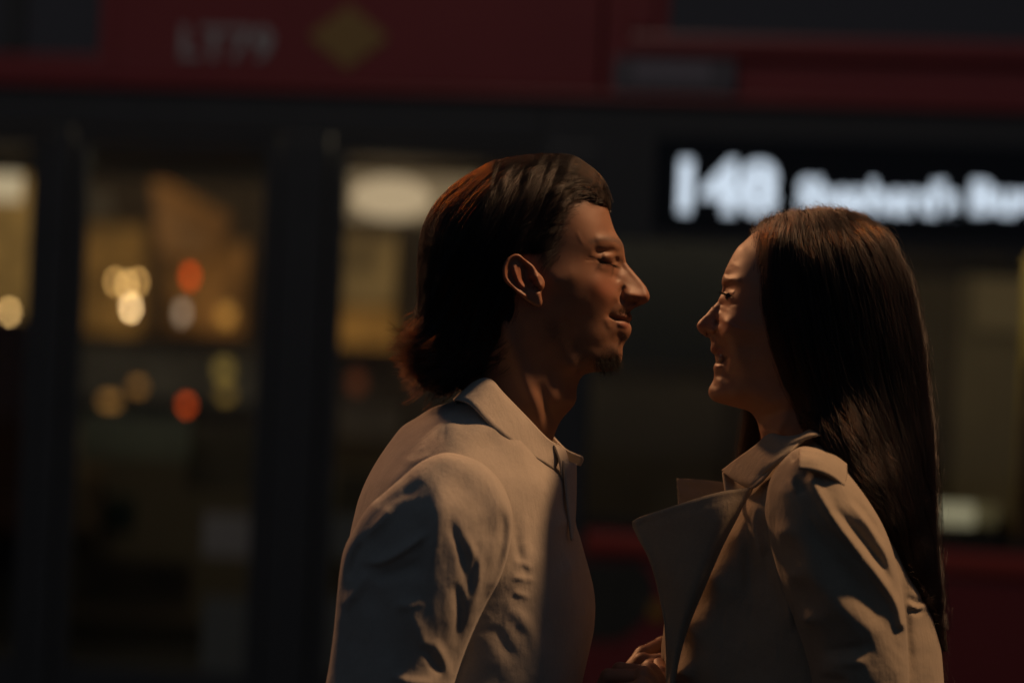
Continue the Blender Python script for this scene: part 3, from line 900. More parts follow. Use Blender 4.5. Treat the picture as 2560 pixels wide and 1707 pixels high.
sp_ = [(1260, 1040, 82), (1200, 1030, 88), (1130, 1060, 108), (1300, 1100, 92), (1230, 1110, 122), (1120, 1130, 150), (1050, 1150, 128), (980, 1200, 110), (1100, 1200, 172), (1200, 1180, 160), (1280, 1180, 128), (1340, 1180, 92), (1390, 1190, 50),
       (1250, 1280, 158), (1320, 1280, 124), (1380, 1300, 80), (1420, 1300, 50), (1250, 1400, 160), (1330, 1400, 130), (1380, 1420, 98), (1430, 1420, 66), (1250, 1550, 155), (1340, 1550, 130), (1400, 1560, 98), (1440, 1560, 66), (1250, 1700, 150), (1350, 1700, 125), (1410, 1700, 88),
       (1000, 1300, 150), (950, 1400, 130), (1000, 1550, 140), (1100, 1400, 170), (1100, 1600, 160), (1000, 1800, 135), (1150, 1900, 150), (1300, 1900, 140), (1000, 2150, 130), (1150, 2150, 150), (1300, 2150, 140)]
shirt = Relief((840, 950, 1560, 2360), 0.0023, sb, sp_)
(shirt.st([(1334, 1172), (1352, 1240), (1368, 1340), (1372, 1460), (1368, 1560)], 2.0, 12)
      .st([(1415, 1200), (1420, 1280), (1427, 1350)], -3.5, 4, 10)
      .st([(1438, 1170), (1440, 1260), (1432, 1352)], 2.5, 8)
      .st([(1285, 1290), (1296, 1380), (1320, 1460)], -2.5, 10).st([(1310, 1280), (1318, 1400)], 2.0, 10)
      .st([(1280, 1400), (1340, 1420)], 2.2, 8).st([(1275, 1440), (1345, 1450)], 2.2, 7).st([(1280, 1478), (1335, 1496)], 2.0, 8)
      .st([(1260, 1500), (1330, 1580), (1360, 1680)], 3.0, 18).st([(1230, 1560), (1290, 1660)], -3, 18)
      .st([S_(560, 420), S_(480, 460), S_(400, 470)], 2.5, 9).st([S_(590, 440), S_(470, 500), S_(390, 570), S_(320, 640)], -3, 8)
      .st([S_(655, 165), S_(628, 260), S_(605, 420)], -1.3, 3.0)
      .noise(0.9, 90, seed=21, oct=4).done(0.02))
ss = [(1103, 1133, 42), (*S_(690, 428), 45), (*S_(800, 470), 48), (*S_(880, 540), 48), (*S_(930, 625), 46), (*S_(958, 720), 44), (*S_(955, 830), 40), (*S_(930, 950), 38), (*S_(890, 1060), 38), (*S_(840, 1150), 40), (*S_(785, 1260), 42), (*S_(730, 1390), 42), (*S_(690, 1500), 42), (*S_(660, 1600), 42),
      (1110, 1800, 42), (1090, 1950, 42), (1050, 2080, 40), (960, 2120, 38), (850, 2060, 40), (805, 1900, 44), (805, 1770, 46), (*S_(28, 1580), 46), (*S_(52, 1440), 46), (*S_(70, 1300), 45), (*S_(84, 1150), 44), (*S_(97, 1020), 44), (*S_(120, 900), 46), (*S_(170, 800), 48), (*S_(240, 690), 50), (*S_(320, 620), 50), (*S_(400, 550), 48), (*S_(500, 468), 45)]
TS = -0.168
sq = [(1100, 1180, 34), (1160, 1220, 42), (1060, 1230, 48), (1120, 1270, 62), (1200, 1260, 40), (1230, 1330, 34), (1000, 1290, 46), (1080, 1350, 68), (1160, 1350, 60), (950, 1360, 42), (1000, 1420, 62), (1100, 1450, 68), (1180, 1430, 50), (900, 1450, 38), (960, 1520, 62), (1060, 1550, 70), (1130, 1530, 55), (880, 1600, 40), (960, 1640, 66), (1060, 1650, 62), (1110, 1620, 46), (860, 1700, 42), (950, 1750, 68), (1050, 1750, 60), (950, 1950, 62), (1000, 2050, 50)]
sleeve = Relief((790, 1100, 1320, 2150), 0.0019, ss, [(a, b, w) for a, b, w in sq], tc=TS, side_t=TS)
A_ = lambda *p: [S_(*q) for q in p]
(sleeve.st(A_((470, 620), (380, 680), (290, 770), (215, 860)), 7, 13)                 # ridge of cloth behind the shoulder
       .st(A_((520, 560), (420, 640), (330, 720)), -5, 16)
       .st(A_((560, 800), (430, 900), (300, 965), (200, 960)), 9, 8, 16)               # the sharp elbow fold
       .st(A_((520, 960), (400, 1010), (260, 1045)), -8, 16)
       .st(A_((215, 850), (170, 950), (140, 1060)), -9, 11)
       .st(A_((235, 1000), (190, 1090), (110, 1200)), 7, 14)
       .st(A_((240, 1060), (300, 1200), (330, 1350), (340, 1500)), -6, 30)
       .st(A_((585, 470), (590, 640), (575, 800), (550, 1000), (530, 1150)), 5, 26)    # long ridge down the arm
       .st(A_((520, 700), (500, 900), (480, 1080)), -5, 20)
       .st(A_((640, 740), (680, 850), (720, 980), (720, 1120)), -5, 12)
       .st(A_((700, 800), (760, 900), (790, 1000), (770, 1150), (720, 1290)), 4, 12)
       .st(A_((790, 850), (770, 1000), (740, 1150)), -4, 10)
       .st(A_((660, 1050), (690, 1150), (690, 1290), (660, 1400)), -6, 13)
       .st(A_((900, 680), (915, 800), (890, 950), (830, 1080)), -6, 12)
       .st(A_((945, 640), (960, 760), (945, 880), (900, 1030), (820, 1180)), 3.5, 8)
       .st(A_((400, 1090), (460, 1240), (520, 1370), (600, 1500)), 4, 20)
       .st(A_((500, 1370), (560, 1450), (600, 1540)), -6, 13)
       .st(A_((560, 1340), (620, 1450), (640, 1550)), 4, 11)
       .st(A_((330, 1520), (450, 1560), (600, 1568)), 4, 12)
       .st(A_((360, 1180), (440, 1180), (520, 1150)), 3.5, 12)
       .st(A_((605, 425), (700, 445), (800, 480)), -2.5, 5)
       .noise(0.7, 55, ang=1.9, stretch=2.2, seed=9, oct=4))
sleeve.disp *= 0.85
sleeve.done(0.018)
V1, Q1 = shirt.mesh(); V2, Q2 = sleeve.mesh()
V3 = V2.copy(); V3[:, 1] *= -1
Vs, Qs = join((V1, Q1), (V2, Q2), (V3, Q2[:, ::-1]))
shirt_o = pin(mesh_obj('shirt', to_world(Vs), Qs, SHIRT), man)

# collar leaf on the near side, wrapping to the back
g = loft([[(1195, 992, .0), (1200, 962, -.040), (1224, 950, -.062), (1266, 992, -.070), (1320, 1047, -.066), (1366, 1094, -.048), (1398, 1114, -.026), (1413, 1121, -.014)],
          [(1165, 985, .0), (1182, 958, -.050), (1222, 955, -.078), (1258, 1008, -.084), (1308, 1066, -.078), (1352, 1112, -.058), (1385, 1133, -.036), (1402, 1137, -.020)],
          [(1140, 1008, .0), (1140, 1000, -.058), (1178, 1013, -.104), (1226, 1062, -.113), (1280, 1106, -.103), (1328, 1140, -.080), (1360, 1158, -.060), (1384, 1176, -.036)]], 70, 14)
c1 = pin(mesh_obj('collar', to_world(sheet(g, .0024)[0]), sheet(g, .0024)[1], SHIRT), shirt_o)
g = loft([[(1195, 992, .0), (1200, 962, .040), (1240, 975, .066), (1320, 1040, .066), (1375, 1085, .045), (1412, 1122, .014), (1440, 1136, .010), (1455, 1142, .008)],
          [(1165, 985, .0), (1182, 958, .050), (1235, 985, .082), (1310, 1060, .078), (1372, 1105, .058), (1414, 1136, .020), (1440, 1146, .014), (1458, 1150, .010)],
          [(1140, 1008, .0), (1140, 1000, .058), (1215, 1030, .110), (1290, 1100, .100), (1360, 1130, .075), (1412, 1156, .028), (1436, 1162, .018), (1450, 1164, .012)]], 70, 10)
c1 = pin(mesh_obj('collar', to_world(sheet(g, .0024)[0]), sheet(g, .0024)[1], SHIRT), shirt_o)
# stand-up flap where the open placket turns out under the collar
g = loft([[(1384, 1112, -.040), (1398, 1150, -.038), (1404, 1190, -.036)], [(1396, 1118, -.030), (1410, 1160, -.030), (1410, 1210, -.030)], [(1412, 1122, -.016), (1424, 1170, -.018), (1422, 1230, -.022)]], 16, 10)
sv = sheet(g, .002); pin(mesh_obj('placket', to_world(sv[0]), sv[1], SHIRT), shirt_o)
g = loft([[(1408, 1150, -.034), (1414, 1230, -.042), (1422, 1300, -.050), (1428, 1352, -.056)], [(1440, 1160, -.012), (1440, 1230, -.026), (1437, 1300, -.042), (1432, 1350, -.054)]], 24, 6)
sv = sheet(g, .002); pin(mesh_obj('placket', to_world(sv[0]), sv[1], SHIRT), shirt_o)
# armhole seam, a narrow welt lying where sleeve and body meet
# ================================================================== the woman
W_ = lambda u, v: (1700 + u / 2.24, 500 + v / 2.24)
K_ = lambda u, v: (1460 + u / 2.138, 1000 + v / 2.138)
A_ = lambda *p: [K_(*q) for q in p]
woman = empty('person', (0.33, D0, 0.0))
tag(woman, 'smiling woman with long straight brown hair in a beige trench coat, facing the man', 'person')
SKIN_W = mat_skin('woman_skin', (0.36, 0.19, 0.118), (0.30, 0.095, 0.07), (0.10, 0.06, 0.045))
HAIR_W = mat_hair('woman_hair', 0.88, 0.15, 0.30)
HAIRCAPW = mat_plain('brown_hair_base', (0.034, 0.023, 0.017), 0.7, spec=0.15)

sil = [(1892, 576, 58), (1879, 587, 56), (1861, 603, 54), (1845, 618, 52), (1832, 638, 50), (1818, 665, 45), (1809, 687, 34), (1805.5, 698, 26), (1806, 714, 14), (1804.5, 726, 9), (1803, 737, 7), (1796, 751, 6), (1783, 766, 6), (1770, 780.5, 6), (1755, 795, 7),
       (1746, 805, 8), (1742, 813, 9), (1744, 823, 9), (1752, 833, 8), (1763, 840.5, 6), (1773, 844, 5), (1776.5, 851, 6), (1778, 860, 9), (1776.5, 870, 12), (1778.5, 880, 10), (1785, 886, 8), (1788, 893, 7), (1790, 902, 7), (1787.5, 909, 9),
       (1784, 917, 13), (1785, 929, 15), (1785.5, 940, 17), (1783.5, 950, 18), (1778, 960, 19), (1772.5, 971, 19), (1771, 981, 19), (1774, 991, 19), (1782, 1000.5, 20), (1797, 1007, 22), (1823, 1014, 25), (1846, 1020, 26), (1868, 1026, 26), (1880, 1034, 25), (1891, 1050, 24), (1898, 1071, 24),
       (1903, 1094, 26), (1905, 1125, 28), (1905, 1200, 34), (1905, 1280, 40), (2120, 1280, 45), (2125, 1180, 45), (2130, 1100, 42), (2150, 1020, 42), (2190, 955, 48), (2235, 895, 55), (2260, 830, 62), (2266, 750, 66), (2253, 680, 68), (2222, 622, 68), (2178, 578, 66), (2128, 549, 64), (2080, 534, 62), (2020, 534, 60), (1970, 544, 58), (1922, 560, 58)]
pts = [(1870, 622, 27), (1900, 620, 41), (1950, 620, 55), (2030, 620, 66), (1842, 665, 29), (1870, 665, 43), (1920, 665, 56), (1990, 665, 66), (1824, 698, 28), (1846, 702, 43), (1880, 702, 55), (1950, 700, 65),
       (1815, 730, 11), (1823, 732, 27), (1838, 732, 40), (1866, 730, 53), (1930, 730, 64), (1816, 752, 25), (1832, 754, 40), (1862, 752, 53), (1915, 755, 62),
       (1797, 764, 7.5), (1807, 762, 13), (1788, 776, 9.5), (1803, 776, 15), (1782, 790, 10), (1796, 790, 16), (1759, 815, 9), (1776, 818, 13.5), (1818, 775, 33), (1835, 775, 44), (1865, 777, 54), (1920, 778, 63), (1770, 803, 8.5), (1788, 806, 13.5), (1797, 806, 16.5), (1810, 804, 37), (1828, 804, 47), (1870, 804, 57), (1930, 804, 64),
       (1768, 826, 9), (1783, 829, 14), (1793, 832, 16), (1808, 832, 37), (1832, 832, 47.5), (1880, 834, 57), (1940, 835, 63), (1790, 862, 11), (1806, 864, 18), (1823, 864, 36), (1848, 864, 46), (1890, 864, 55), (1950, 862, 61),
       (1801, 892, 15), (1815, 892, 21), (1829, 892, 35), (1852, 892, 45), (1892, 892, 54), (1950, 892, 59), (1798, 920, 13.5), (1813, 922, 21), (1830, 922, 33), (1852, 922, 42), (1892, 922, 50), (1950, 922, 56),
       (1801, 950, 18), (1819, 950, 26), (1846, 950, 37), (1890, 950, 46), (1950, 950, 53), (1790, 980, 16), (1808, 982, 23), (1840, 986, 32), (1890, 992, 41), (1950, 985, 50), (1930, 1010, 42),
       (1912, 1075, 19), (1937, 1078, 35), (1980, 1078, 47), (2050, 1080, 50), (1940, 1180, 33), (2010, 1180, 47), (2000, 600, 62), (2100, 600, 62), (2180, 650, 54), (2100, 700, 71), (2195, 740, 57), (2100, 820, 69), (2190, 840, 54), (2050, 900, 64), (2130, 910, 59), (2050, 1000, 54), (2100, 1000, 49), (2000, 930, 58), (2000, 800, 67), (2000, 1010, 50)]
hw_ = Relief((1700, 505, 2320, 1290), 0.0010, sil, pts, inset=8)
(hw_.st([(1812, 722), (1822, 721), (1836, 726)], -3.0, 8)
    .st([(1810, 703), (1830, 699), (1852, 706)], 2.0, 10)
    .st([(1817, 730), (1826, 728), (1836, 733)], 2.4, 6)
    .st([(1811, 735), (1820, 738), (1832, 741)], -2.6, 3.6)
    .st([(1814, 747), (1822, 746), (1832, 748)], 2.4, 6)
    .st([(1822, 762), (1834, 760), (1850, 757)], -1.6, 5)
    .st([(1812, 736), (1810, 752), (1812, 766)], -1.4, 5)
    .st([(1826, 772), (1806, 794), (1800, 815), (1803, 836), (1814, 862), (1820, 890), (1823, 915), (1821, 938)], 5.2, 42, 5)
    .st([(1818, 768), (1798, 796), (1793, 816), (1796, 838), (1807, 866), (1813, 892), (1815, 920)], -3.2, 8, 6)
    .st([(1783, 828), (1790, 822)], 2.0, 9)
    .st([(1764, 836), (1774, 834), (1783, 836)], -3.8, 4)
    .st([(1784, 876), (1797, 874), (1808, 878)], 1.4, 6)
    .st([(1785, 889), (1797, 886), (1810, 890)], -1.8, 4, taper=False)
    .st([(1786, 909), (1796, 909), (1806, 908), (1814, 895)], -2.4, 3.6, taper=False)
    .st([(1786, 916), (1796, 914), (1806, 913)], 2.0, 6)
    .st([(1812, 902)], -2.5, 7)
    .st([(1816, 925), (1812, 945), (1800, 956)], -1.2, 10)
    .st([(1786, 985)], 1.5, 20)
    .st([(1850, 800)], 3.0, 38)
    .st([(1800, 1004), (1850, 1012), (1920, 1010), (1990, 975)], 2.4, 16)
    .st([(1890, 1036), (1940, 1035), (2000, 1010)], -2.6, 14)
    .st([(1985, 980), (1950, 1060), (1915, 1150)], 3.5, 15, taper=False)
    .st([(1855, 830), (1880, 880), (1870, 930)], -1.2, 20)
    .noise(0.04, 38, seed=4)
    .done())
V, Q = hw_.mesh()
px, py = pix_of(V)
mask = np.zeros((len(V), 4)); mask[:, 3] = 1
mask[:, 0] = np.clip(1.3 * np.maximum(stroke(px, py, [(1776, 876), (1790, 876), (1808, 884)], 1, 7), stroke(px, py, [(1784, 916), (1796, 914), (1808, 910)], 1, 7)), 0, 1) * 0.8
mask[:, 1] = np.clip(np.maximum(stroke(px, py, [(1808, 697), (1828, 693), (1852, 702)], 0.8, 6, taper=False), stroke(px, py, [(1810, 736), (1820, 739), (1832, 742)], 0.6, 3, taper=False)), 0, 1)
mask[:, 1] = np.maximum(mask[:, 1], stroke(px, py, [(1789, 906), (1800, 906), (1809, 902), (1816, 893)], 1.0, 3.2, taper=False))  # mouth gap darkened with the stubble tone, in place of the cavity's shade
mask[:, 2] = np.clip(np.maximum(stroke(px, py, [(1835, 800)], 0.7, 40), stroke(px, py, [(1752, 815)], 0.6, 22)), 0, 1)
headw_V, headw_Q, headw_mask = V, Q, mask

# ---- trench coat
COAT = mat_cloth('beige_gabardine', (0.37, 0.31, 0.23), 1000, 0.85, 0.15, 0.4)
LINING = COAT
cb = [(1895, 1130, 50), (1840, 1195, 50), (1785, 1262, 55), (1730, 1340, 60), (1694, 1420, 60), (1668, 1510, 60), (1658, 1580, 55), (1652, 1640, 50), (1660, 1710, 55), (1664, 1900, 80), (1650, 2300, 90), (1630, 2690, 90), (1750, 2720, 70), (2000, 2725, 70), (2250, 2720, 70), (2400, 2690, 90), (2392, 2300, 110), (2372, 1900, 115), (2357, 1707, 110),
      (2345, 1580, 105), (2322, 1460, 100), (2285, 1350, 95), (2235, 1245, 88), (2175, 1155, 80), (2115, 1092, 72), (2050, 1062, 66), (1970, 1075, 60)]
cp = [(1930, 1150, 52), (1990, 1110, 62), (2040, 1110, 84), (1960, 1160, 78), (1930, 1220, 104), (2000, 1170, 118), (2080, 1140, 104), (1890, 1270, 98), (1835, 1340, 92), (1880, 1340, 104), (1950, 1260, 118), (2050, 1220, 152), (2130, 1200, 120), (1772, 1440, 96), (1850, 1440, 108), (1920, 1400, 120), (2000, 1350, 150), (2150, 1330, 150), (2220, 1330, 108),
      (1700, 1560, 82), (1730, 1560, 94), (1790, 1550, 105), (1870, 1550, 117), (1950, 1560, 138), (2100, 1550, 150), (2250, 1500, 118), (2300, 1560, 84), (1690, 1680, 84), (1730, 1680, 96), (1780, 1680, 106), (1880, 1680, 122), (2000, 1700, 146), (2150, 1700, 145), (2270, 1690, 112), (1700, 1900, 75), (1850, 1900, 130), (2050, 1900, 150), (2250, 1900, 120), (1700, 2300, 90), (1850, 2300, 150), (2050, 2300, 170), (2250, 2300, 140), (1700, 2600, 95), (1850, 2600, 160), (2050, 2600, 180), (2270, 2600, 140)]
coat = Relief((1600, 1020, 2440, 2760), 0.0025, cb, cp)
(coat.st(A_((905, 490), (870, 600), (835, 700), (815, 770)), 5, 8, 14).st(A_((925, 500), (905, 640), (930, 780), (962, 930)), 6, 9, 12)
     .st(A_((880, 700), (880, 900), (900, 1100)), -6, 14).st(A_((1000, 800), (1040, 950), (1095, 1110), (1110, 1250)), 7, 9, 14).st(A_((960, 620), (990, 760), (1030, 900)), -5, 12)
     .st(A_((760, 900), (745, 1150), (735, 1500)), -1.2, 2.5).st(A_((640, 1250), (700, 1100), (780, 900)), 3, 26)
     .st(A_((1720, 1050), (1780, 1075), (1840, 1055)), -5, 7).st(A_((1725, 1090), (1790, 1110), (1845, 1085)), 4, 6).st(A_((1725, 1115), (1780, 1135), (1830, 1110)), -4, 6)
     .st(A_((1700, 900), (1720, 1100), (1735, 1300), (1745, 1512)), -7, 12)
     .noise(1.0, 90, seed=33, oct=4).done(0.02))
TSW = -0.148
so = [(1985, 1125, 40), (2030, 1118, 42), (2080, 1140, 44), (2125, 1190, 46), (2170, 1250, 46), (2210, 1320, 45), (2238, 1400, 44), (2256, 1490, 43), (2266, 1580, 42), (2272, 1707, 42), (2275, 1850, 42), (2250, 2000, 40), (2180, 2080, 38), (2090, 2060, 38), (2035, 1950, 40), (2030, 1820, 40), (2030, 1707, 40), (2010, 1620, 40), (1978, 1530, 40), (1948, 1440, 40), (1925, 1350, 40), (1915, 1270, 40), (1930, 1190, 40)]
sw = [(1985, 1165, 32), (2040, 1170, 42), (2100, 1200, 44), (1960, 1230, 40), (2020, 1240, 60), (2100, 1260, 60), (2160, 1300, 46), (1955, 1330, 42), (2020, 1350, 64), (2110, 1350, 66), (2180, 1370, 48), (1980, 1440, 42), (2050, 1450, 64), (2140, 1460, 66), (2210, 1460, 44), (2010, 1550, 40), (2080, 1560, 63), (2170, 1570, 64), (2235, 1570, 38), (2060, 1680, 42), (2130, 1690, 64), (2210, 1690, 58), (2150, 1850, 62), (2150, 2000, 54)]
csl = Relief((1880, 1095, 2310, 2110), 0.0018, so, sw, tc=TSW, side_t=TSW)
(csl.st(A_((1215, 430), (1265, 530), (1360, 680), (1480, 830), (1580, 960), (1660, 1080), (1690, 1190)), 8, 15, 12, taper=False)
    .st(A_((1130, 520), (1200, 640), (1330, 820), (1450, 980), (1560, 1120), (1630, 1230)), -8, 30)
    .st(A_((1040, 560), (1080, 760), (1150, 950), (1210, 1120), (1240, 1290)), -4, 26)
    .st(A_((1120, 740), (1200, 930), (1330, 1080), (1480, 1200), (1600, 1270)), 5, 26)
    .st(A_((1310, 540), (1400, 640), (1500, 760), (1590, 880), (1640, 990)), -7, 11)
    .st(A_((1390, 520), (1480, 620), (1560, 730), (1620, 850), (1665, 1000)), 6, 12)
    .st(A_((1440, 520), (1530, 640), (1600, 760)), -4, 8)
    .st(A_((1085, 415), (1110, 450), (1140, 505)), 5, 6).st(A_((1140, 400), (1150, 450), (1190, 500)), -6, 9)
    .st(A_((1260, 1350), (1400, 1340), (1560, 1300)), -5, 16).st(A_((1260, 1400), (1400, 1400), (1540, 1400)), 4, 14).st(A_((1260, 1470), (1330, 1490), (1420, 1512)), -5, 12)
    .noise(1.1, 60, ang=1.1, stretch=2.2, seed=41, oct=4).done(0.016))
V1, Q1 = coat.mesh(); V2, Q2 = csl.mesh(); V3 = V2.copy(); V3[:, 1] *= -1
Vc, Qc = join((V1, Q1), (V2, Q2), (V3, Q2[:, ::-1]))
coat_o = pin(mesh_obj('trench_coat', to_world(Vc), Qc, COAT), woman)

def part_sheet(name, rails, nu, nv, th=0.002, mat=COAT, parent=None, bump=0):
    g = loft(rails, nu, nv)
    if bump:
        uu = np.linspace(0, 1, nu)[None]; vv = np.linspace(0, 1, nv)[:, None]
        g[:, :, 1] += bump * np.sin(6.283 * (4.2 * uu - .55 * vv) + .6) * smooth01(uu, .06, .2) * (1 - smooth01(uu, .62, .8)) * (.35 + .65 * vv)
    if name == 'lapel':
        uu = np.linspace(0, 1, nu)[None]; vv = np.linspace(0, 1, nv)[:, None]
        g[:, :, 1] += .0028 * np.sin(9 * uu + 3.1 * vv) * (1 - vv) * uu + .0016 * np.sin(17 * uu - 5 * vv + 1) * (1 - vv)
        if nv > 20:
            c0 = (g[0, 3] + g[2, 0]) / 2
            g[0, 0] = g[0, 0] * .65 + c0 * .35; g[0, 1] = g[0, 1] * .82 + c0 * .18; g[1, 0] = g[1, 0] * .85 + c0 * .15; g[1, 1] = g[1, 1] * .8 + g[2, 2] * .2
        g[2, :, 1] += .0007; g[:, 2, 1] += .0007
    if name == 'collar': g[-4, :, 1] += .0007
    v, q = sheet(g, th)
    return pin(mesh_obj(name, to_world(v), q, mat), parent or coat_o)
# near lapel: outer edge -> middle -> roll line
part_sheet('lapel', [[(1575, 1301, -.101), (1595, 1345, -.102), (1617, 1385, -.103), (1636, 1435, -.103), (1650, 1490, -.102), (1662, 1560, -.100), (1668, 1640, -.098), (1668, 1712, -.097), (1668, 1800, -.095)],
                     [(1690, 1262, -.106), (1695, 1310, -.110), (1696, 1370, -.111), (1690, 1450, -.110), (1685, 1520, -.108), (1680, 1590, -.105), (1677, 1660, -.102), (1674, 1720, -.100), (1672, 1800, -.098)],
                     [(1800, 1230, -.109), (1795, 1290, -.115), (1770, 1370, -.116), (1740, 1460, -.115), (1712, 1540, -.112), (1694, 1610, -.107), (1684, 1670, -.104), (1677, 1725, -.101), (1675, 1800, -.099)],
                     [(1876, 1218, -.098), (1852, 1272, -.104), (1806, 1360, -.106), (1762, 1460, -.106), (1726, 1545, -.103), (1702, 1618, -.101), (1688, 1680, -.100), (1680, 1730, -.098), (1676, 1800, -.097)]], 60, 30, .0038)
# far lapel standing out behind it
part_sheet('lapel', [[(1692, 1196, .060), (1696, 1262, .050), (1700, 1330, .045)], [(1740, 1198, .055), (1742, 1260, .048), (1745, 1330, .040)], [(1815, 1206, .045), (1815, 1260, .040), (1815, 1330, .035)]], 14, 14, .0024)
# neck of the coat inside, between lapel and collar
part_sheet('collar_stand', [[(1806, 1180, -.030), (1812, 1228, -.062), (1818, 1250, -.070)], [(1840, 1190, -.028), (1845, 1230, -.060), (1846, 1260, -.070)], [(1885, 1150, -.030), (1885, 1215, -.062), (1880, 1250, -.074)]], 14, 14, .002)
# turned collar: top edge -> fall edge, with soft folds
part_sheet('collar', [[(1806, 1176, -.034), (1845, 1146, -.046), (1890, 1114, -.056), (1924, 1086, -.062), (1960, 1092, -.070), (2000, 1088, -.072), (2030, 1072, -.066), (2080, 1060, -.045), (2110, 1070, 0)],
                      [(1824, 1192, -.052), (1860, 1172, -.068), (1898, 1150, -.080), (1930, 1124, -.084), (1962, 1112, -.092), (1998, 1096, -.092), (2032, 1078, -.082), (2088, 1072, -.052), (2122, 1082, 0)],
                      [(1850, 1208, -.070), (1872, 1200, -.086), (1902, 1180, -.096), (1934, 1152, -.098), (1962, 1130, -.102), (1992, 1108, -.100), (2034, 1084, -.090), (2094, 1082, -.058), (2130, 1094, 0)],
                      [(1876, 1221, -.084), (1886, 1219, -.096), (1908, 1200, -.104), (1940, 1166, -.104), (1964, 1140, -.106), (1990, 1116, -.104), (2036, 1090, -.094), (2098, 1090, -.062), (2136, 1104, 0)]], 80, 26, .0026, bump=.0042)
part_sheet('collar', [[(1806, 1176, .0), (1850, 1150, .030), (1924, 1098, .055), (2030, 1080, .062), (2110, 1070, 0)], [(1830, 1200, .02), (1880, 1190, .06), (1940, 1150, .088), (2036, 1100, .09), (2136, 1104, 0)]], 40, 8, .0026)
# shoulder strap
part_sheet('shoulder_strap', [[K_(1150, 262) + (-.172,), K_(1240, 275) + (-.168,), K_(1335, 300) + (-.156,), K_(1400, 345) + (-.14,)], [K_(1150, 315) + (-.196,), K_(1245, 325) + (-.196,), K_(1335, 360) + (-.186,), K_(1400, 410) + (-.168,)], [K_(1146, 365) + (-.208,), K_(1240, 378) + (-.210,), K_(1320, 410) + (-.204,), K_(1385, 462) + (-.190,)]], 24, 12, .003)

# ---- long hair
hs = [(1892, 562, 30), (1915, 547, 45), (1950, 536, 58), (2000, 526, 64), (2050, 522, 66), (2102, 523, 68), (2138, 533, 70), (2173, 551, 72), (2204, 571, 72), (2227, 598, 72), (2245, 634, 72), (2262, 665, 72), (2276, 701, 70), (2285, 741, 68), (2294, 786, 66), (2303, 830, 62), (2311, 880, 58), (2318, 946, 54), (2325, 1013, 50), (2334, 1080, 46), (2338, 1160, 44), (2340, 1240, 42), (2342, 1330, 40), (2350, 1440, 36), (2362, 1540, 30), (2368, 1620, 26)]
hin = [(2352, 1600), (2330, 1520), (2300, 1468), (2270, 1420), (2240, 1360), (2208, 1300), (2168, 1243), (2115, 1178), (2068, 1107), (2030, 1040), (2004, 1000), (1985, 968), (1970, 942), (1956, 908), (1943, 876), (1930, 839), (1918, 804), (1907, 768), (1900, 701), (1896, 656), (1894, 612)]
fake = [(2355, 1660, 25), (2250, 1640, 40), (2100, 1500, 50), (1980, 1300, 60), (1880, 1120, 60), (1830, 960, 60), (1810, 800, 60), (1830, 680, 55), (1860, 600, 45)]
hp = [(1940, 600, 56), (1930, 660, 62), (1930, 720, 67), (1950, 800, 71), (1970, 860, 72), (2000, 930, 72), (2030, 1000, 74), (2010, 610, 66), (2100, 600, 67), (2190, 660, 62), (2110, 700, 78), (2210, 750, 64), (2110, 820, 79), (2220, 850, 66), (2070, 920, 79), (2160, 930, 76), (2100, 1020, 84), (2200, 1020, 76), (2260, 1000, 60), (2020, 720, 76), (2030, 820, 78),
      (2110, 1110, 104), (2180, 1130, 98), (2260, 1120, 72), (2180, 1220, 116), (2260, 1230, 88), (2230, 1320, 112), (2290, 1330, 74), (2290, 1420, 84), (2320, 1420, 56), (2330, 1500, 52), (2352, 1560, 30)]
C2 = catmull([(a, b) for a, b, _ in hs] + hin, 10.0, closed=True)
wc = Relief((1860, 505, 2420, 1650), 0.0012, hs + fake, hp)
def near_of(rel, X, Z):
    inside = (X > rel.x[1]) & (X < rel.x[-2]) & (Z > rel.z[1]) & (Z < rel.z[-2])
    g = rel.samp(rel.G, X, Z)
    return np.where(inside & (g > 0), np.sqrt(np.maximum(g, 0)) - rel.samp(rel.tc * np.ones_like(rel.G), X, Z), 0)
under = np.maximum(near_of(coat, wc.X, wc.Z), near_of(csl, wc.X, wc.Z))
hln = np.array([hs[0][:2]] + hin[::-1] + [hs[-1][:2]])
dl = stroke_dist(wc.PX, wc.PY, catmull(hln, 8.0)); sdm = poly_sd(wc.PX, wc.PY, C2); sdl = np.where(sdm > 0, dl, -dl)
edge = smooth01(sdl, -4, 26)
need = np.where((wc.PY > 1040) & (sdl > -12) & (under > 0.02), (under - 0.006 + 0.012 * edge) ** 2, 0)
wc.W2 = np.where((wc.W2 > 0) & (need > 0), np.maximum(wc.W2, need), wc.W2); wc.w0 = np.sqrt(np.maximum(wc.W2, 0))
wc.disp -= 0.014 * smooth01(-sdl, -20, 9) * (wc.PY < 1040)
wc.floor = False
wc.W2 = np.where(sdl < -9, -1e-5, wc.W2)
(wc.noise(1.1, 15, ang=1.35, stretch=12, seed=15, oct=3).done())
Vh, Qh = wc.mesh()
hairw = pin(mesh_obj('hair', to_world(Vh), Qh, HAIRCAPW), woman)
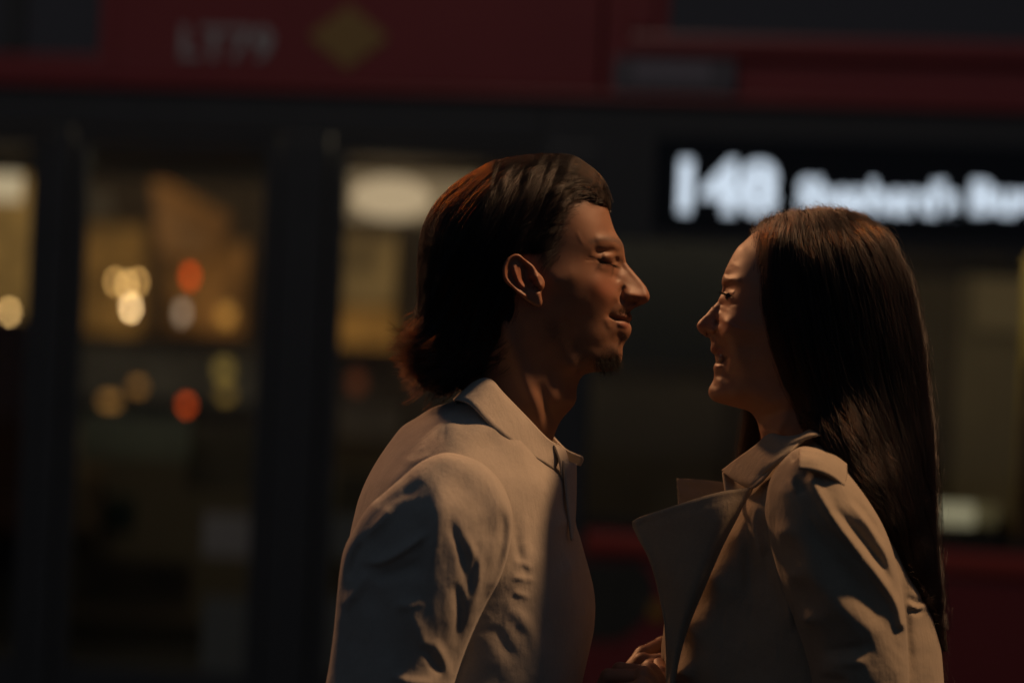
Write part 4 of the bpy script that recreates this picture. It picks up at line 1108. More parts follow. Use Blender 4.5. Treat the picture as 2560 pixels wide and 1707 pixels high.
flow = [(1905, 570, -.05, 1), (1920, 620, .02, 1), (1960, 560, .06, 1), (2020, 545, .15, 1), (2100, 545, .35, .95), (2180, 590, .5, .85), (2250, 690, .25, .95), (2285, 800, .12, 1), (2315, 1000, .06, 1), (2335, 1250, .03, 1), (2350, 1450, .1, 1), (2360, 1580, .1, 1),
        (1930, 750, .16, 1), (1960, 850, .25, .95), (1990, 940, .38, .92), (2030, 1020, .5, .86), (2080, 1110, .52, .85), (2140, 1190, .58, .8), (2200, 1280, .50, .85), (2250, 1370, .45, .9), (2300, 1450, .4, .9),
        (2010, 700, .12, 1), (2050, 850, .22, 1), (2100, 1000, .33, .95), (2200, 1150, .36, .93), (2280, 1350, .22, .97), (2120, 700, .2, 1), (2200, 850, .16, 1), (2230, 1000, .15, 1)]
fg = flow_grid(wc, flow)
r = np.random.default_rng(12)
def keep_w(c):
    x_, y_ = pix_of(c)
    return np.where(poly_sd(x_, y_, C2) > -1, 1.0, 0.0) * np.where(c[:, 1] > 0.03, 0.15, 1) * np.where(y_ < 600, 1.5, 1) * np.where(y_ > 1300, .5, 1)
n1 = 800
sd_ = surface_seeds(Vh, Qh, n1, keep_w, r)
hlp = catmull([(1899, 630), (1899, 656), (1903, 701), (1910, 768), (1921, 804), (1933, 839), (1946, 876)], 2.0)
hlp = hlp[r.integers(0, len(hlp), 200)] + r.normal(0, 2.0, (200, 2))
hw2 = hw_.samp(hw_.w0, *U(hlp[:, 0], hlp[:, 1], -0.05)); hx, hz = U(hlp[:, 0], hlp[:, 1], -hw2)
sd_ = np.concatenate([sd_, hw_.newton(np.c_[hx, -hw2, hz], -0.002, 2)])
xs, ys = pix_of(sd_)
rem = np.clip(1620 - ys + r.normal(0, 40, len(ys)), 60, 1100) / 2380.0
gd = trace(wc, fg, sd_, 24, np.minimum(rem / 24 * 1.05, 0.02) * r.uniform(.75, 1.03, len(ys)), r, 0.0008, jit=0.05, lat=1.6)
st = children(gd, 22, 0.0030, r, 0.45, 0.0012, wc, 0.0002, 0.00025)
hair_obj('hair_strands', st, HAIR_W, hairw, 0.00010, 0.45)
fl = trace(wc, fg, surface_seeds(Vh, Qh, 330, keep_w, r), 18, r.uniform(.004, .016, 330), r, 0.001, jit=0.16)
fl = fl + wc.normal(fl.reshape(-1, 3)).reshape(fl.shape) * (np.linspace(0, 1, fl.shape[1]) ** 1.6 * (r.random((330, 1)) ** 2 * .016))[:, :, None]
hair_obj('hair_strands', fl, HAIR_W, hairw, 0.00006, 0.4)
# short new hairs standing up along the front and crown
nb = 150
bx = np.interp(r.random(nb), [0, .5, 1], [1885, 1940, 2110]); by = np.interp(bx, [1885, 1900, 1950, 2000, 2050, 2110], [574, 556, 537, 527, 523, 524]) + 3
bt = r.normal(0, .014, nb); X0, Z0 = U(bx, by, bt); Pn = np.c_[X0, bt, Z0]
v = np.c_[r.normal(-.15, .5, nb), r.normal(0, .4, nb), np.abs(r.normal(.75, .3, nb))]; bend = np.c_[r.normal(.0, .35, nb), r.normal(0, .2, nb), r.normal(-.28, .15, nb)]
path = [Pn.copy()]; lnb = r.uniform(.0010, .0030, nb)
for k in range(8):
    v = v + bend * .5; v /= np.linalg.norm(v, axis=1)[:, None]; Pn = Pn + v * lnb[:, None]; path.append(Pn.copy())
hair_obj('hair_strands', np.stack(path, 1), HAIR_W, hairw, 0.00005, 0.3)
# hair falling on the far side of the neck
nf = 60; a = r.random((nf, 1))
top = np.array([P3(1880, 985, .052)]) + r.normal(0, .004, (nf, 3)); mid = np.array([P3(1866, 1050, .060)]) * (1 - a) + np.array([P3(1905, 1060, .060)]) * a; low = np.array([P3(1846, 1130, .066)]) * (1 - a) + np.array([P3(1900, 1140, .066)]) * a; end = np.array([P3(1838, 1230, .07)]) * (1 - a) + np.array([P3(1890, 1250, .07)]) * a
u = np.linspace(0, 1, 14)[None, :, None]; t4 = [top[:, None], mid[:, None], low[:, None], end[:, None]]
pf = ((1 - u) ** 3) * t4[0] + 3 * u * (1 - u) ** 2 * t4[1] + 3 * u * u * (1 - u) * t4[2] + u ** 3 * t4[3]
hair_obj('hair_strands', children(pf, 16, 0.0035, r, 0.2, 0, None, 0, .0003), HAIR_W, hairw, 0.0001, 0.5)
BROW_W = mat_plain('dark_brow_hair', (0.014, 0.010, 0.008), 0.6, spec=0.2)
hair_obj('eyebrow', whiskers(hw_, 200, [(1810, 699), (1826, 695), (1850, 703)], [(.6, -.5, -.5), (.9, 0, -.4), (.9, .3, -.4)], 0.006, (.2, 0, 0), r, sig=1.8, hug=-.0003), BROW_W, hairw, 0.00006)
hair_obj('eyelash', whiskers(hw_, 130, [(1812, 736), (1820, 738), (1831, 741)], [(-1, -.1, -.2), (-.9, -.1, -.5), (-.5, -.1, -.8)], 0.0085, (-.1, .1, .45), r, sig=.8, spread=.1), BROW_W, hairw, 0.00008)
EYE = mat_plain('dark_eye', (0.05, 0.035, 0.025), 0.08)
ex, ez = U(1823, 742, -.026)
vv, qq = capsules([((ex, -.0262, ez), (ex + .0005, -.0262, ez), .0044, .0044)], .0006, .001)
EYE_O = mesh_obj('eye', to_world(vv), qq, EYE)
# upper teeth behind the parted lips
TEETH = mat_plain('tooth_enamel', (0.42, 0.35, 0.27), 0.3)
for i, (tx, tt, wd) in enumerate([(1790, -.0042, .0042), (1790, .0042, .0042), (1795, -.0110, .0032), (1795, .0110, .0032), ]):
    bmx, bmz = U(tx + 5, 895, tt)
    vv, qq = capsules([((bmx + .002, tt - wd * .35, bmz + .003), (bmx, tt - wd * .35, bmz - .0012), .0020, .0016), ((bmx + .002, tt + wd * .35, bmz + .003), (bmx, tt + wd * .35, bmz - .0012), .0020, .0016)], .0005, .002)
    tooth = mesh_obj('tooth', to_world(vv), qq, TEETH); TEETH_LIST = globals().setdefault('TEETH_LIST', []); TEETH_LIST.append(tooth)
# ================================================================== bodies
TROUSER = mat_cloth('dark_trouser_cloth', (0.03, 0.032, 0.04), 900, 0.9, 0.1, 0.3)
JEANS = mat_cloth('black_trouser_cloth', (0.02, 0.02, 0.022), 900, 0.9, 0.1, 0.3)
SHOE = mat_plain('shoe_leather', (0.03, 0.022, 0.018), 0.4)
GROUNDZ = -CAMZ

def bent_finger(base, d1, up, L, r0, bends):
    """chain of three phalanges: base point, direction, axis it curls away from, lengths, radius, bend angles"""
    d = np.array(d1, float); d /= np.linalg.norm(d); u = np.array(up, float); u -= d * (u @ d); u /= np.linalg.norm(u)
    p = np.array(base, float); out = []
    rr = r0
    for l, a in zip(L, bends):
        c, s_ = math.cos(a), math.sin(a)
        d, u = d * c - u * s_, u * c + d * s_
        q = p + d * l
        out.append((p, q, rr, rr * .9, .003)); p = q; rr *= .9
    return out

def hand(wrist, fore, knuckle, across, up, size=1.0, bends=(.75, .95, .55)):
    """a loosely closed hand: forearm end -> wrist -> knuckle row (index to little finger along 'across')"""
    W = np.array(P3(*wrist)); F0 = np.array(P3(*fore)); Kn = np.array(P3(*knuckle)); ac = np.array(across, float); ac /= np.linalg.norm(ac)
    items = [(F0, W, .034 * size, .025 * size, .02)]
    d = Kn - W; dn = d / np.linalg.norm(d); upv = np.array(up, float)
    lens = [(.040, .024, .018), (.044, .027, .019), (.040, .025, .018), (.032, .019, .016)]
    for i in range(4):
        o = (i - 1.5) * .0195 * size
        k = Kn + ac * o - dn * abs(i - 1.2) * .004 * size - upv * .002 * (i - 1) ** 2
        items.append((W + ac * o * .5, k, .0125 * size, .0105 * size, .007))
        items.append((k - dn * .004, k + dn * .001 + upv * .0018, .0105 * size, .0100 * size, .004))
        items += bent_finger(k, dn + ac * (i - 1.5) * .05, upv, [l * size for l in lens[i]], .0094 * size * (1, 1.02, .97, .85)[i], [bends[0] + .05 * i, bends[1], bends[2]])
    items += bent_finger(W + dn * .02 - ac * .022 * size, dn * .7 - ac * .75 - upv * .25, upv, [.040 * size, .032 * size, .026 * size], .0115 * size, [.15, .35, .3])
    return capsules(items, .0016, .006)

def legs(xc, tz, hipz, foot_dir, w, name_mat, parent, yspread=.09):
    for sgn in (-1, 1):
        hip = (xc, sgn * yspread, hipz); kn = (xc + .01 * foot_dir, sgn * (yspread + .01), GROUNDZ + .50); an = (xc - .02 * foot_dir, sgn * (yspread + .01), GROUNDZ + .09)
        v, q = capsules([((xc, 0, hipz + .08), hip, .13 * w, .10 * w, .05), (hip, kn, .095 * w, .068 * w, .03), (kn, an, .066 * w, .052 * w, .03)], .010, .03)
        pin(mesh_obj('trouser_leg', to_world(v), q, name_mat), parent)
        v, q = capsules([((xc - .04 * foot_dir, an[1], GROUNDZ + .045), (xc + .10 * foot_dir, an[1], GROUNDZ + .034), .040, .042, .02), ((xc + .10 * foot_dir, an[1], GROUNDZ + .034), (xc + .19 * foot_dir, an[1] + sgn * .01, GROUNDZ + .030), .043, .032, .02)], .006, .02)
        pin(mesh_obj('shoe', to_world(v), q, SHOE), parent)

mx_, mz_ = U(1180, 1500)
core = capsules([((mx_, 0, mz_ + .12), (mx_, 0, mz_ - .30), .085, .10, .04), ((mx_ - .01, -.13, mz_ + .10), (mx_ - .01, .13, mz_ + .10), .055, .055, .04)], .009, .04)
ha = hand((1545, 1762, -.005), (1430, 1990, .06), (1640, 1690, -.015), (.35, -.80, -.50), (-.35, 0, .93), 1.0, (.55, .9, .5))
bV, bQ = join((head_V, head_Q), core, ha)
bm = np.zeros((len(bV), 4)); bm[:, 3] = 1; bm[:len(head_mask)] = head_mask
body = mesh_obj('body', to_world(bV), bQ, SKIN_M)
color_attr(body, 'mask', bm); pin(body, man)
legs(U(1180, 0)[0], 0, U(0, 2250)[1], 1, 1.05, TROUSER, man)

wx_, wz_ = U(2060, 1500)
core = capsules([((wx_ - .01, 0, wz_ + .08), (wx_, 0, wz_ - .30), .060, .08, .04), ((wx_ - .015, -.10, wz_ + .06), (wx_ - .015, .10, wz_ + .06), .035, .035, .04)], .009, .04)
hb = hand((1690, 1800, -.085), (1860, 2010, -.14), (1606, 1700, -.080), (-.25, -.85, -.35), (-.35, 0, .93), .88, (.85, 1.0, .6))
bV, bQ = join((headw_V, headw_Q), core, hb)
bm = np.zeros((len(bV), 4)); bm[:, 3] = 1; bm[:len(headw_mask)] = headw_mask
bodyw = mesh_obj('body', to_world(bV), bQ, SKIN_W)
color_attr(bodyw, 'mask', bm); pin(bodyw, woman)
for tooth in TEETH_LIST + [EYE_O]: pin(tooth, bodyw)
legs(U(2050, 0)[0], 0, U(0, 2350)[1], -1, .9, JEANS, woman, .08)
# ================================================================== the double-decker bus behind them
import bmesh
PSI = math.radians(9.5)
BD = 7.1
bus = empty('double_decker_bus', (0, BD, 0), -PSI)
tag(bus, 'red double-decker bus standing behind the couple with its lit doors closed', 'bus')
_e = np.array([math.cos(PSI), -math.sin(PSI), 0]); _n = np.array([math.sin(PSI), math.cos(PSI), 0])

def ray(px, py):
    x = (px - CX) / FP; z = -(py - CY) / FP
    return np.array([x * cr - z * sr, 1.0, x * sr + z * cr])

def bpix(px, py, yl=0.0):
    d = ray(px, py); o = np.array([0, BD, 0.0])
    k = (o @ _n + yl) / (d @ _n)
    p = d * k - o
    return float(p @ _e), float(p[2] + CAMZ)

def box_bm(bm, x0, x1, y0, y1, z0, z1, bev=0.0):
    m = Matrix.Translation(((x0 + x1) / 2, (y0 + y1) / 2, (z0 + z1) / 2)) @ Matrix.Diagonal((x1 - x0, y1 - y0, z1 - z0, 1))
    g = bmesh.ops.create_cube(bm, size=1, matrix=m)
    if bev:
        ed = list({e for v in g['verts'] for e in v.link_edges})
        bmesh.ops.bevel(bm, geom=ed, offset=bev, segments=2, affect='EDGES', profile=0.6)

def bm_obj(name, bm, mat, parent=None, smooth=False):
    me = bpy.data.meshes.new(name); bm.normal_update(); bm.to_mesh(me); bm.free()
    if mat: me.materials.append(mat)
    if smooth: me.polygons.foreach_set('use_smooth', np.ones(len(me.polygons), bool))
    o = bpy.data.objects.new(name, me); COL.objects.link(o)
    if parent: o.parent = parent
    return o

def box(name, x0, x1, y0, y1, z0, z1, mat, parent=bus, bev=0.0):
    bm = bmesh.new(); box_bm(bm, x0, x1, y0, y1, z0, z1, bev)
    return bm_obj(name, bm, mat, parent)

def tube(name, pts, r, mat, parent=bus, seg=10):
    bm = bmesh.new()
    for a, b in zip(pts[:-1], pts[1:]):
        a, b = Vector(a), Vector(b); d = b - a
        m = Matrix.Translation((a + b) / 2) @ d.to_track_quat('Z', 'Y').to_matrix().to_4x4()
        bmesh.ops.create_cone(bm, cap_ends=True, segments=seg, radius1=r, radius2=r, depth=d.length, matrix=m)
    return bm_obj(name, bm, mat, parent, True)

RED = mat_plain('red_bus_paint', (0.29, 0.044, 0.040), 0.36, coat=0.4, noise=0.12, nscale=3)
BLACK = mat_plain('black_bus_trim', (0.056, 0.056, 0.056), 0.5, noise=0.15)
GASKET = mat_plain('black_rubber', (0.018, 0.018, 0.018), 0.7)
DARKGLASS = mat_plain('dark_upper_glass', (0.085, 0.085, 0.095), 0.15)
INNER = mat_plain('bus_lining', (0.30, 0.25, 0.19), 0.6, noise=0.1)
FLOORM = mat_plain('bus_floor', (0.06, 0.055, 0.05), 0.6, noise=0.2)
SEAT = mat_plain('red_seat_moquette', (0.09, 0.035, 0.025), 0.95, noise=0.25, nscale=60)
POLE = mat_plain('yellow_handrail', (0.52, 0.36, 0.05), 0.35)
def mat_glass(name, tint=(0.86, 0.88, 0.86)):
    m = bpy.data.materials.new(name); m.use_nodes = True; nt = m.node_tree; nt.nodes.clear()
    o = nt.nodes.new('ShaderNodeOutputMaterial'); t = nt.nodes.new('ShaderNodeBsdfTransparent'); g = nt.nodes.new('ShaderNodeBsdfGlossy'); x = nt.nodes.new('ShaderNodeMixShader'); f = nt.nodes.new('ShaderNodeLayerWeight'); pw = nt.nodes.new('ShaderNodeMath'); pw.operation = 'POWER'; pw.inputs[1].default_value = 4.5; ma = nt.nodes.new('ShaderNodeMath'); ma.operation = 'MULTIPLY_ADD'; ma.inputs[1].default_value = 0.6; ma.inputs[2].default_value = 0.025
    t.inputs['Color'].default_value = (*tint, 1); g.inputs['Roughness'].default_value = 0.03
    f.inputs['Blend'].default_value = 0.5; nt.links.new(f.outputs['Facing'], pw.inputs[0]); nt.links.new(pw.outputs[0], ma.inputs[0]); nt.links.new(ma.outputs[0], x.inputs[0]); nt.links.new(t.outputs[0], x.inputs[1]); nt.links.new(g.outputs[0], x.inputs[2]); nt.links.new(x.outputs[0], o.inputs[0])
    return m
GLASS = mat_glass('bus_glass')

L0, L1 = -3.4, 6.4       # the length of the side that is built
# between-decks red body with window openings of the upper deck
box('side_panel', -1.30, .225, 0, .06, 2.285, 3.05, RED, bev=.012)
box('side_panel', L0, -1.304, 0, .06, 2.285, 2.36, RED, bev=.012)
box('side_panel', .231, .42, .012, .06, 2.285, 3.05, RED, bev=.008)
box('side_panel', .424, L1, .012, .06, 2.285, 2.395, RED, bev=.008)
box('moulding', L0, L1, -.018, .04, 2.262, 2.284, RED, bev=.006)
box('moulding', .30, L1, -.012, .02, 2.398, 2.462, RED, bev=.014)
box('moulding', .295, .385, -.012, .02, 2.464, 3.3, RED, bev=.014)
box('moulding', -1.305, -1.255, -.006, -.001, 2.29, 3.04, RED, bev=.002)
w = box('upper_window', .388, L1, .02, .04, 2.464, 3.35, DARKGLASS)
w = box('upper_window', L0, -1.306, .02, .04, 2.362, 3.05, DARKGLASS)
box('window_frame', -1.62, -1.55, .0, .019, 2.365, 3.05, BLACK, w)
box('side_panel', L0, L1, 0, .06, 3.36, 4.30, RED, bev=.02)
# a small dark plate with a pale bar
x0, z1 = bpix(1538, 135); x1, z0 = bpix(1838, 246)
pl = box('plate', x0, x1, -.022, -.013, 2.29, z1 - .012, mat_plain('dark_plate', (0.14, 0.125, 0.14), 0.5), bev=.003)
box('plate_bar', x0 + .06, x1 - .07, -.026, -.023, 2.325, 2.375, mat_plain('pale_plate_bar', (0.26, 0.23, 0.26), 0.5), pl)
# yellow diamond
cxd, czd = bpix(871, 93)
bm = bmesh.new()
hx, hz = .124, .094
v = [bm.verts.new((cxd + a * hx, y, czd + b * hz)) for y in (-.004, -.001) for a, b in ((-1, 0), (0, -1), (1, 0), (0, 1))]
bm.faces.new(v[:4]); bm.faces.new(v[7:3:-1])
for i in range(4): bm.faces.new((v[i], v[i + 4], v[(i + 1) % 4 + 4], v[(i + 1) % 4]))
bmesh.ops.recalc_face_normals(bm, faces=bm.faces)
bm_obj('diamond_badge', bm, mat_plain('yellow_badge', (0.40, 0.24, 0.075), 0.5), bus)

def text(name, s, x0, x1, zb, cap, y, mat, parent, bold=0.0):
    c = bpy.data.curves.new(name, 'FONT'); c.body = s; c.size = cap / 0.73; c.extrude = 0.002; c.offset = bold
    c.materials.append(mat); c.resolution_u = 3
    o = bpy.data.objects.new(name, c); COL.objects.link(o); o.parent = parent
    o.rotation_euler = (math.pi / 2, 0, 0)
    bpy.context.view_layer.update()
    xs = [v[0] for v in o.bound_box]; wd = max(xs) - min(xs)
    k = (x1 - x0) / wd
    o.scale = (k, 1, 1); o.location = (x0 - min(xs) * k, y, zb)
    bpy.context.view_layer.update()
    me = bpy.data.meshes.new_from_object(o.evaluated_get(bpy.context.evaluated_depsgraph_get()))
    mo = bpy.data.objects.new(name, me); COL.objects.link(mo); mo.parent = parent
    mo.location = o.location; mo.rotation_euler = o.rotation_euler; mo.scale = o.scale
    bpy.data.objects.remove(o); mo.name = name
    return mo
xa, zt = bpix(452, 66); xb, zb = bpix(684, 147)
text('fleet_number', 'LT79', xa, xb, zb, zt - zb, -.003, mat_plain('pale_lettering', (0.50, 0.46, 0.45), 0.5), bus, .004)

# black glass band above doors and lower windows
box('fascia', L0, .06, .0, .05, 2.135, 2.26, BLACK, bev=.004)
box('fascia', .062, L1, .0, .05, 1.86, 2.26, BLACK, bev=.004)
sign = box('destination_display', .40, 2.6, -.006, -.001, 1.895, 2.165, mat_plain('display_screen', (0.008, 0.008, 0.009), 0.25), bev=.001)
LED = mat_emit('white_led', (0.74, 0.86, 1.0), 0.86)
xa, zb = bpix(1694, 522); xb, zt = bpix(1950, 408)
text('lettering', '148', xa, xb, zb, zt - zb, -.009, LED, sign, .0095)
xa, zb = bpix(1992, 521); xb, zt = bpix(2404, 428)
text('lettering', "Shepherd's", xa, xb, zb, .083, -.009, LED, sign, .0068)
xa, zb = bpix(2424, 528); xb = xa + .235
text('lettering', 'Bush', xa, xb, zb, .083, -.009, LED, sign, .0068)

# doors: three glazed leaves with black frames
def leaf(x0, x1, z0=.40, z1=2.13, f=.045):
    d = box('door', x0, x1, .012, .045, z1 - f, z1, BLACK, bev=.004)
    for a in ((x0, x0 + f, z0, z1 - f - .002), (x1 - f, x1, z0, z1 - f - .002), (x0 + f + .002, x1 - f - .002, z0, z0 + .12)):
        box('door_frame', a[0], a[1], .012, .045, a[2], a[3], BLACK, d, .004)
    box('pane', x0 + f + .001, x1 - f - .001, .026, .032, z0 + .122, z1 - f - .002, GLASS, d)
    return d
l1 = leaf(-2.16, -1.46)
l2 = leaf(-1.375, -.728)
l3 = leaf(-.572, .075)
for x0, x1 in ((-1.455, -1.38), (-.722, -.578), (.08, .235)):
    box('pillar', x0, x1, -.004, .06, .38, 2.132, BLACK, bev=.012)
# pale notices stuck inside the door glass
NOTE = mat_plain('pale_notice', (0.75, 0.62, 0.58), 0.7)
NOTE2 = mat_plain('grey_notice', (0.34, 0.31, 0.29), 0.7)
for d, pa in ((l2, [(502, 1283, 632, 1396, NOTE), (500, 1492, 616, 1692, NOTE2)]), (l3, [(800, 1285, 915, 1400, NOTE2), (800, 1495, 905, 1690, NOTE2)])):
    for px0, py0, px1, py1, m in pa:
        xa, zt = bpix(px0, py0); xb, zb = bpix(px1, py1)
        box('notice', xa, xb, .033, .036, zb, zt, m, d)
# lower saloon window and red flank
lw = box('window_frame', .24, L1, .0, .045, 1.012, 1.045, GASKET)
for x0, x1 in ((.24, 1.9), (1.96, 3.6), (3.66, 5.3)):
    box('pane', x0, x1, .02, .026, 1.047, 1.858, GLASS, bus)
for x in (1.902, 3.602, 5.302): box('pillar', x, x + .056, .0, .05, 1.047, 1.858, BLACK)
box('moulding', .24, L1, -.02, .04, .945, 1.010, mat_plain('lit_red_strip', (0.50, 0.06, 0.035), 0.35, coat=.4), bev=.022)  # lighter, warmer red than the flank, painting in light on the bevel
box('side_panel', .24, L1, .0, .05, .36, .943, RED, bev=.01)
box('side_panel', L0, -2.17, .0, .05, .36, 2.258, BLACK, bev=.01)
box('skirt', L0, L1, .01, .06, .22, .355, GASKET)
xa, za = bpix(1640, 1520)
box('reflection_spot', xa - .022, xa + .03, -.01, -.001, za - .03, za + .016, mat_plain('amber_reflection', (0.45, 0.22, 0.04), 0.3), bev=.003)  # amber block put in place of a pale light's reflection on the panel
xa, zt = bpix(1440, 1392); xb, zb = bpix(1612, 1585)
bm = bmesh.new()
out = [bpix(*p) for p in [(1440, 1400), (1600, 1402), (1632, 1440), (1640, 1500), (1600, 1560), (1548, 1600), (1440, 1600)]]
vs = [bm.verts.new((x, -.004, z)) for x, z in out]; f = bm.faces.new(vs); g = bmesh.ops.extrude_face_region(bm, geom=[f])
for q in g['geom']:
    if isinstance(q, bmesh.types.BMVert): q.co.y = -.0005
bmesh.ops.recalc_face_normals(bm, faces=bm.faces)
bm_obj('reflection_patch', bm, mat_plain('olive_reflection', (0.055, 0.050, 0.036), 0.5, noise=.4, nscale=9), bus)  # dark shape on the flank, standing in for a reflection in glossy paint
# wheels, beyond the frame
for x in (-2.75, 4.4):
    bm = bmesh.new(); bmesh.ops.create_cone(bm, cap_ends=True, segments=32, radius1=.48, radius2=.48, depth=.28, matrix=Matrix.Translation((x, .14, .48)) @ Matrix.Rotation(math.pi / 2, 4, 'X'))
    wh = bm_obj('wheel', bm, GASKET, bus)
    bm = bmesh.new(); bmesh.ops.create_cone(bm, cap_ends=True, segments=24, radius1=.24, radius2=.17, depth=.06, matrix=Matrix.Translation((x, -.02, .48)) @ Matrix.Rotation(math.pi / 2, 4, 'X'))
    bm_obj('rim', bm, mat_plain('wheel_rim', (.3, .3, .3), .4), wh)

# inside: floor, ceiling, far side with windows, seats, rails, lamps
box('floor', L0, L1, .07, 2.5, .30, .36, FLOORM)
box('ceiling', L0, L1, .07, 2.5, 2.20, 2.26, INNER)
box('roof', L0, L1, .0, 2.55, 4.305, 4.36, RED)
box('far_side', L0, L1, 2.45, 2.5, .362, 1.02, INNER)
box('far_side', L0, L1, 2.45, 2.5, 2.14, 2.198, INNER)
box('far_side', L0, L1, 2.45, 2.55, 2.27, 4.30, RED)
for x in (-3.4, bpix(125, 700, 2.44)[0] - .045, bpix(735, 700, 2.44)[0] - .045, 1.9, 3.6, 5.3): box('far_pillar', x, x + .09, 2.44, 2.5, 1.022, 2.138, BLACK)
box('end_wall', L0 - .05, L0 - .002, 0, 2.5, .3, 4.3, RED); box('end_wall', L1 + .002, L1 + .05, 0, 2.5, .3, 4.3, RED)
box('pane', L0, L1, 2.46, 2.466, 1.022, 2.138, GLASS)
LAMPW = mat_emit('saloon_lamp', (1.0, 0.82, 0.55), 5.0)
box('saloon_lamp', -2.0, 5.5, .30, .38, 2.17, 2.198, LAMPW)
# the broad lit panel over the far seats and the small one low at the right
def slab(name, p0, p1, yl, th, mat, parent=bus, bev=.004):
    xa, zt = bpix(p0[0], p0[1], yl); xb, zb = bpix(p1[0], p1[1], yl)
    return box(name, xa, xb, yl, yl + th, zb, zt, mat, parent, bev)
slab('ceiling_lamp', (852, 432), (1190, 556), 2.0, .05, mat_emit('cream_lamp_cover', (1.0, 0.68, 0.38), .22))
xa, zt = bpix(880, 440, 1.9); xb, zb = bpix(1075, 552, 1.9)
bm = bmesh.new(); bmesh.ops.create_uvsphere(bm, u_segments=24, v_segments=14, radius=1, matrix=Matrix.Translation(((xa + xb) / 2, 1.9, (zt + zb) / 2)) @ Matrix.Diagonal(((xb - xa) / 2, .05, (zt - zb) / 2, 1)))
bm_obj('ceiling_lamp', bm, mat_emit('cream_lamp_core', (1.0, 0.72, 0.44), .60), bus, True)
slab('ceiling_lamp', (-40, 432), (46, 500), 1.9, .04, mat_emit('white_lamp', (1.0, 0.76, 0.47), .62))
slab('reading_lamp', (2318, 1258), (2436, 1311), .9, .03, mat_emit('pale_lamp', (1.0, 0.88, 0.56), .34))
slab('reading_lamp', (2438, 1262), (2492, 1311), .92, .03, mat_emit('dim_lamp', (1.0, 0.78, 0.36), .075))
slab('copper_lamp', (-30, 222), (22, 252), 1.6, .03, mat_emit('copper_lamp', (1.0, .45, .16), .22))
for k_, (p0, p1, c) in enumerate([((205, 1030), (470, 1150), (.20, .22, .19)), ((470, 1060), (640, 1230), (.10, .085, .07)), ((165, 1160), (250, 1330), (.34, .24, .15)), ((250, 1240), (330, 1330), (.06, .09, .08)), ((170, 1390), (470, 1560), (.16, .125, .09)), ((845, 1010), (990, 1100), (.24, .19, .16)), ((845, 1180), (1000, 1500), (.08, .07, .06))]):
    slab('toned_slab', p0, p1, 1.2 + .12 * k_, .03, mat_plain('slab_tone', c, .8, noise=.4, nscale=7))  # toned slabs added to imitate layered reflections in the door glass
def seat(x, y):
    bm = bmesh.new()
    box_bm(bm, x, x + .44, y, y + .46, .75, .86, .03); box_bm(bm, x - .06, x + .03, y, y + .46, .80, 1.42, .035); box_bm(bm, x - .055, x + .015, y + .08, y + .38, 1.36, 1.56, .03)
    s_ = bm_obj('seat', bm, SEAT, bus)
    box('seat_leg', x + .1, x + .3, y + .15, y + .3, .362, .748, BLACK, s_)
for x in (.75, 1.55, 2.35, 3.15, 3.95):
    for y in (.16, 1.55, 1.99): seat(x, y)
for x, y in ((-2.4, 1.99), (-2.4, 1.5)): seat(x, y)
for x, y in ((bpix(2552, 1200, .45)[0], .45), (3.2, .45)):
    tube('handrail', [(x, y, .362), (x, y, 2.198)], .017, POLE)
slab('bulkhead', (1440, 930), (1790, 1330), .62, .03, mat_plain('grey_bulkhead', (0.13, 0.100, 0.070), .6, noise=.25, nscale=5))
slab('dark_panel', (1400, 540), (1930, 926), .60, .04, mat_plain('black_panel', (0.03, 0.03, 0.03), .6))  # dark slab added inside to keep this part of the window black
slab('bulkhead', (2150, 690), (2400, 1330), 1.36, .03, mat_plain('brown_bulkhead', (0.13, 0.095, 0.055), .6, noise=.3, nscale=5))
slab('bulkhead', (2402, 690), (3000, 1330), 1.35, .03, mat_plain('tan_bulkhead', (0.27, 0.21, 0.125), .6, noise=.3, nscale=5))
slab('bulkhead_panel', (2440, 694), (2600, 835), 1.32, .028, mat_plain('pale_bulkhead', (0.42, 0.33, 0.2), .6, noise=.2, nscale=5))
# ================================================================== street: ground and the lit frontages beyond the bus
def gbox(name, x0, x1, y0, y1, z0, z1, mat, bev=0, kind=None):
    o = box(name, x0, x1, y0, y1, z0, z1, mat, None, bev)
    return tag(o, kind=kind) if kind else o
ASPH = mat_plain('asphalt', (0.05, 0.05, 0.052), 0.85, noise=.3, nscale=40, bump=.5)
PAVE = mat_plain('paving', (0.055, 0.054, 0.054), 0.85, noise=.2, nscale=12, bump=.3)
gbox('road', -60, 60, 4.6, 11.6, -.3, -.11, ASPH, kind='structure')
gbox('pavement', -60, 60, -20, 4.6, -.3, 0.0, PAVE, kind='structure')
gbox('far_pavement', -60, 60, 11.6, 60, -.3, 0.01, PAVE, kind='structure')
bus.location.z = 0.0

